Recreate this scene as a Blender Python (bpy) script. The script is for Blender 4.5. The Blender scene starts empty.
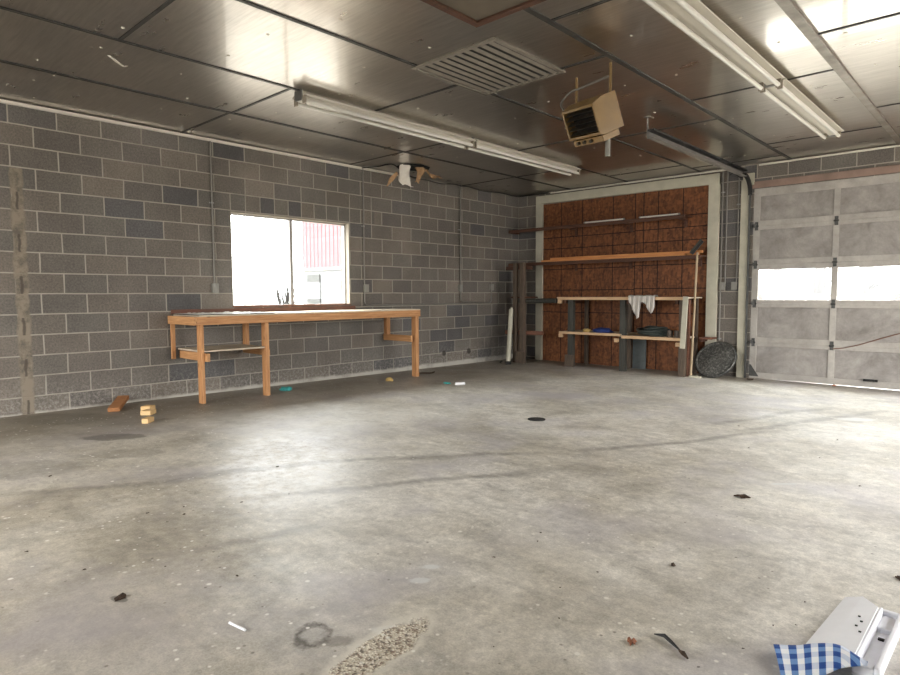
import bpy, bmesh, math, random
from mathutils import Vector, Matrix, noise
random.seed(7)
PI = math.pi
SC = bpy.context.scene
COL = SC.collection
H = 3.06            # ceiling height
def fz(x, y):       # the slab falls slightly towards the garage door
    return -.045 - .0093*y - .004*x

# ------------------------------------------------------------------ mesh builder
class MB:
    def __init__(s): s.v=[]; s.f=[]; s.m=[]
    def add(s, vs, fs, m=0):
        o=len(s.v); s.v+= [tuple(v) for v in vs]
        for f in fs: s.f.append([o+i for i in f]); s.m.append(m)
    def box(s, a, b, m=0, M=None):
        x0,x1=sorted((a[0],b[0])); y0,y1=sorted((a[1],b[1])); z0,z1=sorted((a[2],b[2]))
        vs=[Vector(p) for p in ((x0,y0,z0),(x1,y0,z0),(x1,y1,z0),(x0,y1,z0),(x0,y0,z1),(x1,y0,z1),(x1,y1,z1),(x0,y1,z1))]
        if M is not None: vs=[M@v for v in vs]
        s.add(vs, [(0,3,2,1),(4,5,6,7),(0,1,5,4),(1,2,6,5),(2,3,7,6),(3,0,4,7)], m)
    def bar(s, p, q, w, h, m=0, up=(0,0,1)):      # rectangular bar from p to q
        p=Vector(p); q=Vector(q); d=(q-p); L=d.length; d.normalize()
        u=Vector(up); r=d.cross(u)
        if r.length<1e-4: r=d.cross(Vector((0,1,0)))
        r.normalize(); u=r.cross(d)
        M=Matrix((r,d,u)).transposed().to_4x4(); M.translation=p
        s.box((-w/2,0,-h/2),(w/2,L,h/2),m,M)
    def tube(s, pts, r, n=10, m=0, closed=False, caps=True, rr=None):
        pts=[Vector(p) for p in pts]; N=len(pts); rings=[]; pu=None
        for i,p in enumerate(pts):
            if closed: d=pts[(i+1)%N]-pts[i-1]
            else: d=pts[min(i+1,N-1)]-pts[max(i-1,0)]
            d.normalize()
            if pu is None:
                pu=Vector((0,0,1)) if abs(d.z)<.9 else Vector((1,0,0))
            u=pu-d*pu.dot(d); u.normalize(); pu=u; w=d.cross(u)
            R=rr[i] if rr else r
            rings.append([p+(u*math.cos(2*PI*k/n)+w*math.sin(2*PI*k/n))*R for k in range(n)])
        vs=[v for g in rings for v in g]; fs=[]
        for i in range(N if closed else N-1):
            j=(i+1)%N
            for k in range(n): fs.append((i*n+k,i*n+(k+1)%n,j*n+(k+1)%n,j*n+k))
        if caps and not closed:
            fs.append(tuple(range(n))[::-1]); fs.append(tuple((N-1)*n+k for k in range(n)))
        s.add(vs,fs,m)
    def prism(s, poly, a, b, axis=2, m=0):      # poly of 2-D points extruded along axis a->b
        n=len(poly)
        def mk(p,t):
            return {0:(t,p[0],p[1]),1:(p[0],t,p[1]),2:(p[0],p[1],t)}[axis]
        vs=[mk(p,a) for p in poly]+[mk(p,b) for p in poly]
        s.add(vs,[tuple(range(n))[::-1],tuple(range(n,2*n))]+[(i,(i+1)%n,n+(i+1)%n,n+i) for i in range(n)],m)
    def sheet(s, top, th, m=0):   # quad of 4 points, given a thickness along its normal
        t=[Vector(p) for p in top]; nrm=(t[1]-t[0]).cross(t[-1]-t[0]).normalized()*th
        n=len(t)
        s.add(t+[v-nrm for v in t],[tuple(range(n)),tuple(range(n,2*n))[::-1]]+[(i,n+i,n+(i+1)%n,(i+1)%n) for i in range(n)],m)
    def build(s, name, mats, parent=None, bevel=0, smooth=False, loc=None):
        me=bpy.data.meshes.new(name)
        me.from_pydata(s.v,[],s.f)
        if not isinstance(mats,(list,tuple)): mats=[mats]
        for m in mats: me.materials.append(m)
        for p,i in zip(me.polygons,s.m): p.material_index=i
        bm=bmesh.new(); bm.from_mesh(me); bmesh.ops.recalc_face_normals(bm,faces=bm.faces); bm.to_mesh(me); bm.free()
        if smooth:
            for p in me.polygons: p.use_smooth=True
            me.set_sharp_from_angle(angle=math.radians(40))
        o=bpy.data.objects.new(name,me); COL.objects.link(o)
        if parent is not None:
            o.parent=parent; o.location=-parent.location    # vertices are written in world coordinates
            if parent.get('_w') : o.location=Vector(parent['_w'])*-1
            o['_w']=(0,0,0)
        else:
            o['_w']=(0,0,0)
        if bevel:
            b=o.modifiers.new('bevel','BEVEL'); b.width=bevel; b.segments=2; b.limit_method='ANGLE'
        return o
def recentre(o):
    """mesh written in world coordinates at top level: move its origin to its base centre"""
    me=o.data; xs=[v.co for v in me.vertices]
    c=Vector((sum(v.x for v in xs)/len(xs),sum(v.y for v in xs)/len(xs),min(v.z for v in xs)))
    me.transform(Matrix.Translation(-c)); o.location=c; return o
def empty(name, loc, label=None, cat=None, group=None, kind=None):
    o=bpy.data.objects.new(name,None); COL.objects.link(o); o.location=loc; o.empty_display_size=.1
    tag(o,label,cat,group,kind); return o
def tag(o,label=None,cat=None,group=None,kind=None):
    if label: o['label']=label
    if cat: o['category']=cat
    if group: o['group']=group
    if kind: o['kind']=kind
    return o
def sub(mb,name,mats,parent,**k):
    """part of a part (its parent mesh already carries the world offset)"""
    o=mb.build(name,mats,None,**k); o.parent=parent; o.location=(0,0,0); return o
def copy_tree(o,parent=None):
    c=o.copy(); COL.objects.link(c)
    if parent is not None: c.parent=parent
    for ch in list(o.children): copy_tree(ch,c)
    return c

# ------------------------------------------------------------------ shader helper
class NT:
    def __init__(s,name,rough=.6,metal=0.,spec=.5,base=(.5,.5,.5)):
        s.mat=bpy.data.materials.new(name); s.mat.use_nodes=True; s.t=s.mat.node_tree; s.b=s.t.nodes['Principled BSDF']
        s.b.inputs['Roughness'].default_value=rough; s.b.inputs['Metallic'].default_value=metal
        s.b.inputs['Specular IOR Level'].default_value=spec; s.b.inputs['Base Color'].default_value=(*base,1)
        s._p=None
    def n(s,ty,**k):
        x=s.t.nodes.new(ty)
        for a,v in k.items(): setattr(x,a,v)
        return x
    def l(s,a,b): s.t.links.new(a,b)
    def put(s,sock,v):
        if v is None: return
        if isinstance(v,(int,float)): sock.default_value=v
        elif isinstance(v,tuple): sock.default_value=(*v,1) if len(v)==3 and sock.type=='RGBA' else v
        else: s.l(v,sock)
    @property
    def P(s):
        if s._p is None: s._p=s.n('ShaderNodeTexCoord').outputs['Object']
        return s._p
    def math(s,op,a,b=None,c=None,clamp=False):
        x=s.n('ShaderNodeMath',operation=op,use_clamp=clamp); s.put(x.inputs[0],a); s.put(x.inputs[1],b); s.put(x.inputs[2],c); return x.outputs[0]
    def mix(s,f,a,b,mode='MIX'):
        x=s.n('ShaderNodeMix',data_type='RGBA',blend_type=mode); s.put(x.inputs[0],f); s.put(x.inputs[6],a); s.put(x.inputs[7],b); return x.outputs[2]
    def noise(s,scale=5,detail=4,rough=.5,vec=None,dist=0.,dim='3D'):
        x=s.n('ShaderNodeTexNoise'); x.inputs['Scale'].default_value=scale; x.inputs['Detail'].default_value=detail; x.inputs['Roughness'].default_value=rough; x.inputs['Distortion'].default_value=dist
        s.l(vec if vec is not None else s.P,x.inputs['Vector']); return x.outputs[0]
    def vor(s,scale,vec=None,feat='F1',out='Distance',rnd=1.):
        x=s.n('ShaderNodeTexVoronoi',feature=feat); x.inputs['Scale'].default_value=scale; x.inputs['Randomness'].default_value=rnd
        s.l(vec if vec is not None else s.P,x.inputs['Vector']); return x.outputs[out]
    def ramp(s,f,stops,interp='LINEAR'):
        x=s.n('ShaderNodeValToRGB'); x.color_ramp.interpolation=interp; e=x.color_ramp.elements
        while len(e)<len(stops): e.new(.5)
        for i,(p,c) in enumerate(stops):
            e[i].position=p; e[i].color=(*c,1) if isinstance(c,tuple) else (c,c,c,1)
        s.l(f,x.inputs[0]); return x.outputs[0]
    def rng(s,v,a,b,c=0.,d=1.,smooth=False):
        x=s.n('ShaderNodeMapRange',clamp=True); x.interpolation_type='SMOOTHSTEP' if smooth else 'LINEAR'
        for i,q in enumerate((v,a,b,c,d)): s.put(x.inputs[i],q)
        return x.outputs[0]
    def sep(s,v=None):
        x=s.n('ShaderNodeSeparateXYZ'); s.l(v if v is not None else s.P,x.inputs[0]); return x.outputs
    def comb(s,x,y,z=0.):
        c=s.n('ShaderNodeCombineXYZ'); s.put(c.inputs[0],x); s.put(c.inputs[1],y); s.put(c.inputs[2],z); return c.outputs[0]
    def mapv(s,scale=(1,1,1),loc=(0,0,0),rot=(0,0,0)):
        m=s.n('ShaderNodeMapping'); m.inputs['Scale'].default_value=scale; m.inputs['Location'].default_value=loc; m.inputs['Rotation'].default_value=rot
        s.l(s.P,m.inputs[0]); return m.outputs[0]
    def bump(s,h,strength=.3,dist=.01,prev=None):
        b=s.n('ShaderNodeBump'); b.inputs['Strength'].default_value=strength; b.inputs['Distance'].default_value=dist; s.l(h,b.inputs['Height'])
        if prev is not None: s.l(prev,b.inputs['Normal'])
        return b.outputs[0]
    def out(s,color=None,rough=None,normal=None,metal=None):
        if color is not None: s.put(s.b.inputs['Base Color'],color)
        if rough is not None: s.put(s.b.inputs['Roughness'],rough)
        if normal is not None: s.put(s.b.inputs['Normal'],normal)
        if metal is not None: s.put(s.b.inputs['Metallic'],metal)
        return s.mat

def srgb(r,g,b):
    f=lambda c:(c/255/12.92) if c/255<=.04045 else ((c/255+.055)/1.055)**2.4
    return (f(r),f(g),f(b))

def simple(name,c,rough=.6,metal=0.,var=.15,scale=12,bump=0.,spec=.5):
    s=NT(name,rough,metal,spec)
    nz=s.noise(scale,5,.6)
    d=tuple(max(0,x*(1-var)) for x in c); u=tuple(min(1,x*(1+var)) for x in c)
    col=s.ramp(nz,[(.3,d),(.7,u)])
    nrm=s.bump(s.noise(scale*6,3),bump,.004) if bump else None
    return s.out(col,normal=nrm,rough=s.rng(s.noise(scale*.7,3),.3,.7,max(0,rough-.08),min(1,rough+.08)))

def wood(name,light,dark,axis='Y',knots=True,rough=.65,scale=1.,dirt=0.):
    s=NT(name,rough)
    st={'X':(.6,9,9),'Y':(9,.6,9),'Z':(9,9,.6)}[axis]
    v=s.mapv(scale=tuple(q*scale for q in st))
    g=s.noise(6,6,.65,v,.6)
    c=s.ramp(g,[(.28,dark),(.5,tuple((a+b)/2 for a,b in zip(light,dark))),(.72,light)])
    if knots:
        kst={'X':(1.2,3,3),'Y':(3,1.2,3),'Z':(3,3,1.2)}[axis]
        k=s.vor(3.2,s.mapv(scale=kst))
        c=s.mix(s.rng(k,.05,.14,.8,0.),c,tuple(x*.35 for x in dark))
    if dirt: c=s.mix(s.rng(s.noise(3,5,.7),.45,.75,0.,dirt),c,(.07,.06,.05))
    return s.out(c,normal=s.bump(g,.25,.003))

# ---- concrete block wall; u runs along the wall, v is height
def block_material(name,axis,shift,half_region=None,paint=True):
    s=NT(name,.85,spec=.25)
    X,Y,Z=s.sep()
    u=X if axis=='X' else Y
    wob=s.math('MULTIPLY',s.math('SUBTRACT',s.noise(2.3,3),.5),.016)
    wob2=s.math('MULTIPLY',s.math('SUBTRACT',s.noise(2.9,3,vec=s.mapv(loc=(7,3,1))),.5),.010)
    uu=s.math('ADD',s.math('ADD',u,shift),wob); vv=s.math('ADD',Z,wob2)
    def brick(w,sh=0.):
        b=s.n('ShaderNodeTexBrick'); b.offset=.5; b.offset_frequency=2; b.squash=1.
        s.l(s.comb(s.math('ADD',uu,sh),vv),b.inputs['Vector'])
        b.inputs['Scale'].default_value=1.; b.inputs['Brick Width'].default_value=w; b.inputs['Row Height'].default_value=.2032
        b.inputs['Mortar Size'].default_value=.0072; b.inputs['Mortar Smooth'].default_value=.25; b.inputs['Bias'].default_value=0.
        b.inputs['Color1'].default_value=(0,0,0,1); b.inputs['Color2'].default_value=(1,1,1,1); b.inputs['Mortar'].default_value=(.5,.5,.5,1)
        return b.outputs['Color'],b.outputs['Fac']
    rc,mf=brick(.4064)
    if half_region:
        rc2,mf2=brick(.2032)
        a,b_,c,d=half_region
        msk=s.math('MULTIPLY',s.math('MULTIPLY',s.math('GREATER_THAN',u,a),s.math('LESS_THAN',u,b_)),s.math('MULTIPLY',s.math('GREATER_THAN',Z,c),s.math('LESS_THAN',Z,d)))
        rc=s.mix(msk,rc,rc2); mf=s.math('ADD',s.math('MULTIPLY',mf,s.math('SUBTRACT',1.,msk)),s.math('MULTIPLY',mf2,msk))
    # one flat tone for each block, a few bluish and a few brownish
    blk=s.ramp(rc,[(0,srgb(91,89,88)),(0.1,srgb(97,95,94)),(0.18,srgb(115,109,102)),(0.42,srgb(110,106,100)),(0.6,srgb(121,113,104)),(0.78,srgb(105,100,95)),(0.9,srgb(114,107,99)),(1,srgb(127,119,110))])
    grain=s.noise(55,5,.8); big=s.noise(1.1,4,.6)
    blk=s.mix(1.,blk,s.ramp(grain,[(.3,.6),(.7,1.35)]),'MULTIPLY')
    blk=s.mix(1.,blk,s.ramp(big,[(.3,.78),(.7,1.2)]),'MULTIPLY')
    pit=s.vor(95); blk=s.mix(s.rng(pit,.06,.16,.5,0.),blk,(.03,.03,.03))
    mort=s.mix(s.noise(7,4),srgb(142,136,126),srgb(172,166,154))
    # joints smeared over in places
    smear=s.rng(s.noise(1.7,5,.65,s.mapv(loc=(2,9,4))),.56,.70,1.,.45)
    col=s.mix(s.math('MULTIPLY',mf,smear),blk,mort)
    if axis=='Y':
        # speckled whitish splash along the foot of the wall, mortar droppings and the strip where a wall was cut away
        sp=s.math('MULTIPLY',s.rng(Z,.05,.42,1.,0.),s.rng(s.noise(30,5,.75),.47,.62,0.,1.))
        col=s.mix(s.math('MULTIPLY',sp,.5),col,srgb(176,172,163))
        foot=s.math('MULTIPLY',s.rng(s.math('ADD',Z,s.math('MULTIPLY',s.noise(5,5),.05)),.055,.085,1.,0.),s.rng(s.noise(3,4),.3,.5,.3,.95))
        col=s.mix(foot,col,srgb(186,182,172))
        sc=s.math('MULTIPLY',s.rng(s.noise(9,5,.8,s.mapv(scale=(1,1,.35))),.66,.72,0.,1.),.35)
        col=s.mix(sc,col,srgb(165,158,148))
        wl=s.math('ADD',Y,s.math('MULTIPLY',s.math('SUBTRACT',s.noise(9,4),.5),.05))
        d=s.math('ABSOLUTE',s.math('ADD',wl,8.085))
        strip=s.math('MULTIPLY',s.rng(d,.045,.062,1.,0.),s.math('LESS_THAN',Z,2.43))
        st=s.mix(s.rng(s.noise(4,5,.8),.40,.55),srgb(104,97,87),srgb(138,128,113))
        hole=s.math('MULTIPLY',s.rng(d,.006,.016,.8,0.),s.math('LESS_THAN',s.math('FRACT',s.math('MULTIPLY',Z,2.46)),.42))
        st=s.mix(hole,st,srgb(80,73,66))
        col=s.mix(strip,col,st)
        for (hy,hz,hr) in ((-2.10,.20,.045),(-1.46,.19,.05)):
            q=s.math('SQRT',s.math('ADD',s.math('POWER',s.math('SUBTRACT',Y,hy),2.),s.math('POWER',s.math('SUBTRACT',Z,hz),2.)))
            q=s.math('ADD',q,s.math('MULTIPLY',s.noise(20,3),.02))
            col=s.mix(s.rng(q,hr,hr+.018,.85,0.),col,srgb(58,54,50))
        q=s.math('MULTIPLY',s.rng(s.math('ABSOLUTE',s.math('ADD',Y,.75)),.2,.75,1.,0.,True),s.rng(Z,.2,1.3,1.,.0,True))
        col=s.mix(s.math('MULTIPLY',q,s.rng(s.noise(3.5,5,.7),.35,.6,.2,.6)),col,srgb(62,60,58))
    hgt=s.math('ADD',s.math('MULTIPLY',mf,-1.),s.math('MULTIPLY',grain,.25))
    return s.out(col,normal=s.bump(hgt,.55,.006))

def floor_material():
    s=NT('bare_concrete',.5,spec=.5)
    X,Y,Z=s.sep()
    def seg(a,b,w,soft=.02):
        ax,ay=a; bx,by=b; dx,dy=bx-ax,by-ay; L=math.hypot(dx,dy); dx/=L; dy/=L
        rx=s.math('SUBTRACT',X,ax); ry=s.math('SUBTRACT',Y,ay)
        t=s.math('ADD',s.math('MULTIPLY',rx,dx),s.math('MULTIPLY',ry,dy))
        c=s.math('ABSOLUTE',s.math('ADD',s.math('SUBTRACT',s.math('MULTIPLY',rx,dy),s.math('MULTIPLY',ry,dx)),wv))
        return s.math('MULTIPLY',s.rng(c,w,w+soft,1.,0.),s.math('MULTIPLY',s.rng(t,0,.4,0.,1.),s.rng(t,L-.4,L,1.,0.)))
    def spot(c,rx,ry,ang=0.,lo=.8,hi=1.1,nz=.35,nscale=9):
        ca,sa=math.cos(ang),math.sin(ang)
        a=s.math('SUBTRACT',X,c[0]); b=s.math('SUBTRACT',Y,c[1])
        u=s.math('DIVIDE',s.math('ADD',s.math('MULTIPLY',a,ca),s.math('MULTIPLY',b,sa)),rx)
        v=s.math('DIVIDE',s.math('SUBTRACT',s.math('MULTIPLY',b,ca),s.math('MULTIPLY',a,sa)),ry)
        r=s.math('SQRT',s.math('ADD',s.math('MULTIPLY',u,u),s.math('MULTIPLY',v,v)))
        r=s.math('ADD',r,s.math('MULTIPLY',s.math('SUBTRACT',s.noise(nscale,4,.6),.5),nz*2))
        return s.rng(r,lo,hi,1.,0.,True), r
    wv=s.math('MULTIPLY',s.math('SUBTRACT',s.noise(.9,3),.5),.35)
    big=s.noise(.55,6,.62,dist=.5); mid=s.noise(2.3,7,.68,s.mapv(loc=(4,2,0)),.5); fine=s.noise(22,6,.75); grit=s.noise(120,3,.8)
    col=s.ramp(big,[(.3,srgb(156,149,136)),(.42,srgb(188,182,169)),(.58,srgb(216,212,203)),(.72,srgb(182,174,160))])
    col=s.mix(.9,col,s.ramp(mid,[(.28,.70),(.5,1.0),(.72,1.16)]),'MULTIPLY')
    m2=s.noise(7.5,7,.75,s.mapv(loc=(1,6,0)),.4); col=s.mix(.8,col,s.ramp(m2,[(.3,.74),(.5,1.),(.7,1.16)]),'MULTIPLY')
    col=s.mix(.9,col,s.ramp(fine,[(.3,.72),(.7,1.2)]),'MULTIPLY')
    col=s.mix(.8,col,s.ramp(grit,[(.3,.72),(.7,1.22)]),'MULTIPLY')
    # trowel streaks across the slab
    stv=s.mapv(scale=(.5,3.2,1),rot=(0,0,math.radians(-38)))
    col=s.mix(.55,col,s.ramp(s.noise(2.6,6,.7,stv,.6),[(.3,.74),(.7,1.14)]),'MULTIPLY')
    # lilac grey patches
    col=s.mix(s.rng(s.noise(.9,5,.6,s.mapv(loc=(11,5,0))),.5,.66,0.,.6),col,srgb(176,172,178))
    # greenish brown dirt towards the block wall and the corner
    dw=s.math('ADD',X,s.math('MULTIPLY',s.math('SUBTRACT',s.noise(1.3,5,.65),.5),1.6))
    col=s.mix(s.rng(dw,.4,2.6,.78,0.,True),col,srgb(112,103,88))
    dl=s.math('ADD',s.math('ADD',Y,s.math('MULTIPLY',X,.45)),s.math('MULTIPLY',s.math('SUBTRACT',s.noise(1.1,5,.65),.5),1.3))
    col=s.mix(s.rng(dl,-6.6,-5.6,.5,0.,True),col,s.mix(1.,col,srgb(196,188,172),'MULTIPLY'))
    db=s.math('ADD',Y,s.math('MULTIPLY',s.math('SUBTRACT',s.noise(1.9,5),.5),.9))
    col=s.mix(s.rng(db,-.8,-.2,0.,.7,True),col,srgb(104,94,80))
    # pale scoured area before the bench, with the window's glare painted in white
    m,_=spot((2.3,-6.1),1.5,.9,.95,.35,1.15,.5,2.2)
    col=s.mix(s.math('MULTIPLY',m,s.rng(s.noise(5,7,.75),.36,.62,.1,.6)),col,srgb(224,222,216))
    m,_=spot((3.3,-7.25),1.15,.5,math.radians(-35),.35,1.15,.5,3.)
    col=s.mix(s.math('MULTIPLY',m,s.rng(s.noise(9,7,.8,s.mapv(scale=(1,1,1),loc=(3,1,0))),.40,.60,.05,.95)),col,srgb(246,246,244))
    # tyre marks
    marks=None
    for a,b,w in (((4.399,-9.179),(4.30,-8.6),.03),((4.28,-8.75),(4.62,-7.6),.018),((2.7,-9.0),(3.75,-6.9),.022),((3.67,-7.01),(4.65,-5.66),.02),((4.62,-5.75),(5.7,-3.5),.018),((5.3,-4.1),(6.2,-1.8),.03),((5.0,-4.0),(5.75,-1.9),.025),((3.0,-8.2),(4.1,-6.3),.012),((3.89,-7.94),(4.9,-6.0),.012)):
        g=seg(a,b,w,.05); marks=g if marks is None else s.math('MAXIMUM',marks,g)
    col=s.mix(s.math('MULTIPLY',marks,s.rng(s.noise(8,5,.7),.3,.7,.1,.7)),col,srgb(98,93,86))
    for c,rx,ry,an,k,dk in (((1.66,-7.86),.26,.13,.9,.62,srgb(78,72,64)),((2.3,-8.0),.3,.14,.8,.35,srgb(110,104,94)),((4.63,-8.845),.045,.02,.3,.7,srgb(84,80,74)),((2.2,-8.7),.5,.25,.8,.35,srgb(105,100,92)),((.5,-7.9),.5,.3,.8,.45,srgb(90,84,72)),((5.9,-6.6),.35,.25,.5,.25,srgb(140,133,128))):
        m,_=spot(c,rx,ry,an); col=s.mix(s.math('MULTIPLY',m,k),col,dk)
    # drain cover under the middle of the room has its own mesh; ring shaped stain
    m,r=spot((5.395,-8.475),.07,.088,.75,.8,1.1,.38,24)
    ring=s.math('MULTIPLY',m,s.rng(r,.45,.75,0.,1.))
    col=s.mix(s.math('MULTIPLY',ring,s.rng(s.noise(35,4,.7),.32,.55,.35,1.)),col,srgb(84,77,66))
    m,_=spot((5.49,-8.44),.07,.04,.75,.5,1.1,.5,30); col=s.mix(s.math('MULTIPLY',m,.55),col,srgb(96,89,78))
    # pale skim patches
    for c,rx,ry in (((5.314,-7.807),.05,.026),((5.37,-7.93),.05,.03),((5.555,-8.28),.05,.03),((2.05,-.95),.14,.04),((6.02,-2.6),.2,.1),((6.1,-5.4),.12,.02)):
        m,_=spot(c,rx,ry,.8,.6,1.1,.5,18); col=s.mix(s.math('MULTIPLY',m,.7),col,srgb(206,208,206))
    # spalled patch with exposed aggregate
    agg,_=spot((5.635,-8.37),.085,.27,math.radians(8),.75,.95,.34,12)
    vc=s.vor(120,out='Color'); vd=s.vor(120)
    vcs=s.n('ShaderNodeSeparateColor'); s.l(vc,vcs.inputs[0])
    ac=s.ramp(vcs.outputs[0],[(0.,srgb(120,96,78)),(.18,srgb(86,74,64)),(.3,srgb(196,186,166)),(.7,srgb(226,218,200)),(1.,srgb(178,160,138))],'CONSTANT')
    ac=s.mix(s.rng(vd,.35,.6,0.,.5),ac,srgb(150,138,118))
    rimm,_=spot((5.625,-8.35),.115,.31,math.radians(8),.75,1.0,.34,12); col=s.mix(s.math('MULTIPLY',rimm,.6),col,srgb(214,208,194))
    col=s.mix(s.math('MULTIPLY',agg,.9),col,ac)
    # scattered paint droplets and dark grit
    dots=s.vor(7,s.mapv(loc=(3,1,0))); dr=s.noise(1.4,3,.5,s.mapv(loc=(0,8,0)))
    col=s.mix(s.math('MULTIPLY',s.rng(dots,.05,.09,.9,0.),s.rng(dr,.38,.52,0.,1.)),col,srgb(222,219,210))
    dots2=s.vor(19,s.mapv(loc=(1,7,0))); 
    col=s.mix(s.math('MULTIPLY',s.rng(dots2,.10,.17,.85,0.),s.rng(s.noise(2.2,3,.5,s.mapv(loc=(5,1,0))),.46,.58,0.,1.)),col,srgb(226,223,214))
    dots3=s.vor(13,s.mapv(loc=(9,2,0)))
    col=s.mix(s.math('MULTIPLY',s.rng(dots3,.05,.10,.7,0.),s.rng(s.noise(1.9,3,.5,s.mapv(loc=(2,4,0))),.42,.55,0.,1.)),col,srgb(74,62,50))
    # hairline cracks
    ro=s.rng(s.noise(1.5,6,.7,s.mapv(loc=(2,2,0))),.3,.7,.34,.6)
    ro=s.math('ADD',ro,s.math('MULTIPLY',agg,.3))
    h=s.math('ADD',s.math('MULTIPLY',fine,.5),s.math('ADD',s.math('MULTIPLY',mid,1.3),s.math('MULTIPLY',s.math('MULTIPLY',agg,vd),3.)))
    return s.out(col,rough=ro,normal=s.bump(h,.45,.007))

def ceiling_material():
    s=NT('foil_faced_board',.25,metal=1.)
    X,Y,Z=s.sep()
    st=s.noise(3,6,.7,s.mapv(scale=(1,14,1)),.3)      # rolled streaks across each board
    st2=s.noise(1.2,4,.6)
    col=s.ramp(st,[(.3,srgb(178,172,164)),(.7,srgb(204,198,189))])
    col=s.mix(1.,col,s.ramp(st2,[(.3,.9),(.7,1.05)]),'MULTIPLY')
    
    
    met=1.
    ro=s.rng(s.noise(2.5,4,.6,s.mapv(scale=(1,3,1))),.3,.7,.27,.34)
    fine=s.noise(60,4,.7,s.mapv(scale=(.25,1,1)))
    dent=s.noise(.9,3,.5)
    n1=s.bump(dent,.10,.02); n2=n1; s.b.inputs['Coat Weight'].default_value=.5; s.b.inputs['Coat Roughness'].default_value=.06; s.b.inputs['Coat IOR'].default_value=1.45
    return s.out(col,rough=ro,normal=n2,metal=met)

M={}
M['ceil']=ceiling_material()
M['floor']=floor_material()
M['wall_l']=block_material('grey_concrete_block','Y',.2032+.0,half_region=(-6.0,-3.6,2.235,2.4384))
M['wall_b']=block_material('grey_concrete_block_back','X',0.0)
M['trimwhite']=simple('white_conduit_trim',srgb(214,208,196),.45,var=.06)
M['frame_white']=simple('chalky_white_board',srgb(186,182,164),.7,var=.12,scale=5,bump=.1)
M['batten']=simple('dark_batten',srgb(62,60,56),.5,metal=.3,var=.2)
M['rib']=simple('grey_rib',srgb(128,120,110),.45,metal=.6,var=.25,scale=9)
M['galv']=simple('galvanised_steel',srgb(150,150,146),.38,metal=.85,var=.15)
M['galvdark']=simple('dull_steel',srgb(78,78,76),.45,metal=.8,var=.2)
M['black']=simple('black_rubber',srgb(26,25,24),.6,var=.2)
M['conduit']=simple('grey_painted_conduit',srgb(128,124,118),.5,metal=.3,var=.1)
M['boxgrey']=simple('switch_box_grey',srgb(136,134,126),.5,var=.06)
M['pine']=wood('pine_lumber',srgb(206,156,106),srgb(160,106,62),'Y')
M['pineX']=wood('pine_lumber_across',srgb(210,162,112),srgb(164,112,68),'X')
M['pineZ']=wood('pine_lumber_upright',srgb(208,158,108),srgb(162,108,64),'Z')
M['stick']=wood('pale_broom_stick',srgb(186,166,136),srgb(150,130,102),'Z',knots=False)
M['edge']=wood('pale_board_edge',srgb(218,186,148),srgb(182,146,108),'X',knots=False)
M['lumberX']=wood('orange_lumber',srgb(218,156,96),srgb(176,108,56),'X')
M['darkX']=wood('dark_brown_board',srgb(98,62,42),srgb(58,36,26),'X',knots=False)
M['darkZ']=wood('weathered_dark_post',srgb(106,90,74),srgb(56,47,40),'Z',knots=False,scale=1.4)
M['greyZ']=wood('grey_green_post',srgb(72,70,62),srgb(40,40,36),'Z',knots=False)
M['redbrown']=wood('red_brown_plank',srgb(134,88,66),srgb(92,58,44),'Y',knots=False,dirt=.5)
M['ply']=simple('dusty_plywood',srgb(196,182,160),.7,var=.15,scale=4)
M['white']=simple('white_plastic',srgb(236,236,238),.5,var=.03)
M['tube']=simple('frosted_tube_glass',srgb(214,211,202),.35,var=.02,scale=.8)
M['fixture']=simple('white_enamel',srgb(200,194,180),.5,var=.04,scale=1.2)
M['door']=None
def osb():
    s=NT('oriented_strand_board',.6,spec=.3)
    v=s.vor(26,s.mapv(scale=(1,1,1.1),rot=(0,.5,0)),out='Color'); c3=s.n('ShaderNodeSeparateColor'); s.l(v,c3.inputs[0])
    v2=s.vor(15,s.mapv(scale=(2.4,1,.6),rot=(0,.9,0)),out='Color'); c4=s.n('ShaderNodeSeparateColor'); s.l(v2,c4.inputs[0])
    col=s.ramp(c3.outputs[0],[(0.,srgb(84,50,31)),(.5,srgb(112,68,40)),(1.,srgb(146,94,56))])
    col=s.mix(.5,col,s.ramp(c4.outputs[0],[(0.,srgb(80,48,30)),(1.,srgb(138,88,54))]))
    col=s.mix(.8,col,s.ramp(s.noise(1.4,4),[(.3,.75),(.7,1.12)]),'MULTIPLY')
    return s.out(col,normal=s.bump(c3.outputs[0],.2,.003))
M['osb']=osb()
def doorpaint():
    s=NT('dirty_white_door_paint',.65,spec=.3)
    col=s.ramp(s.noise(1.6,7,.72,dist=.3),[(.25,srgb(150,145,138)),(.5,srgb(172,167,160)),(.75,srgb(192,187,179))])
    col=s.mix(.8,col,s.ramp(s.noise(7,6,.75),[(.3,.8),(.7,1.08)]),'MULTIPLY')
    col=s.mix(s.rng(s.noise(16,5,.8),.6,.75,0.,.4),col,srgb(120,108,98))
    return s.out(col,normal=s.bump(s.noise(30,4),.1,.003))
M['door']=doorpaint()
def doorpanel():
    s=NT('blotched_hardboard_panel',.7,spec=.25)
    col=s.ramp(s.noise(2.4,7,.75,dist=.4),[(.28,srgb(122,117,112)),(.5,srgb(152,147,142)),(.72,srgb(176,171,165))])
    col=s.mix(.8,col,s.ramp(s.noise(9,6,.8),[(.3,.82),(.7,1.08)]),'MULTIPLY')
    return s.out(col)
M['doorpanel']=doorpanel()
M['header']=simple('dusty_brown_header',srgb(140,118,106),.8,var=.2,scale=4)
M['heater']=simple('tan_enamel',srgb(128,101,58),.5,var=.1,scale=6,bump=.05)
M['louvre']=simple('dark_louvre',srgb(52,46,38),.5,metal=.3,var=.2)
M['vent']=simple('grey_painted_grille',srgb(126,119,108),.5,metal=.0,var=.15)
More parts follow.
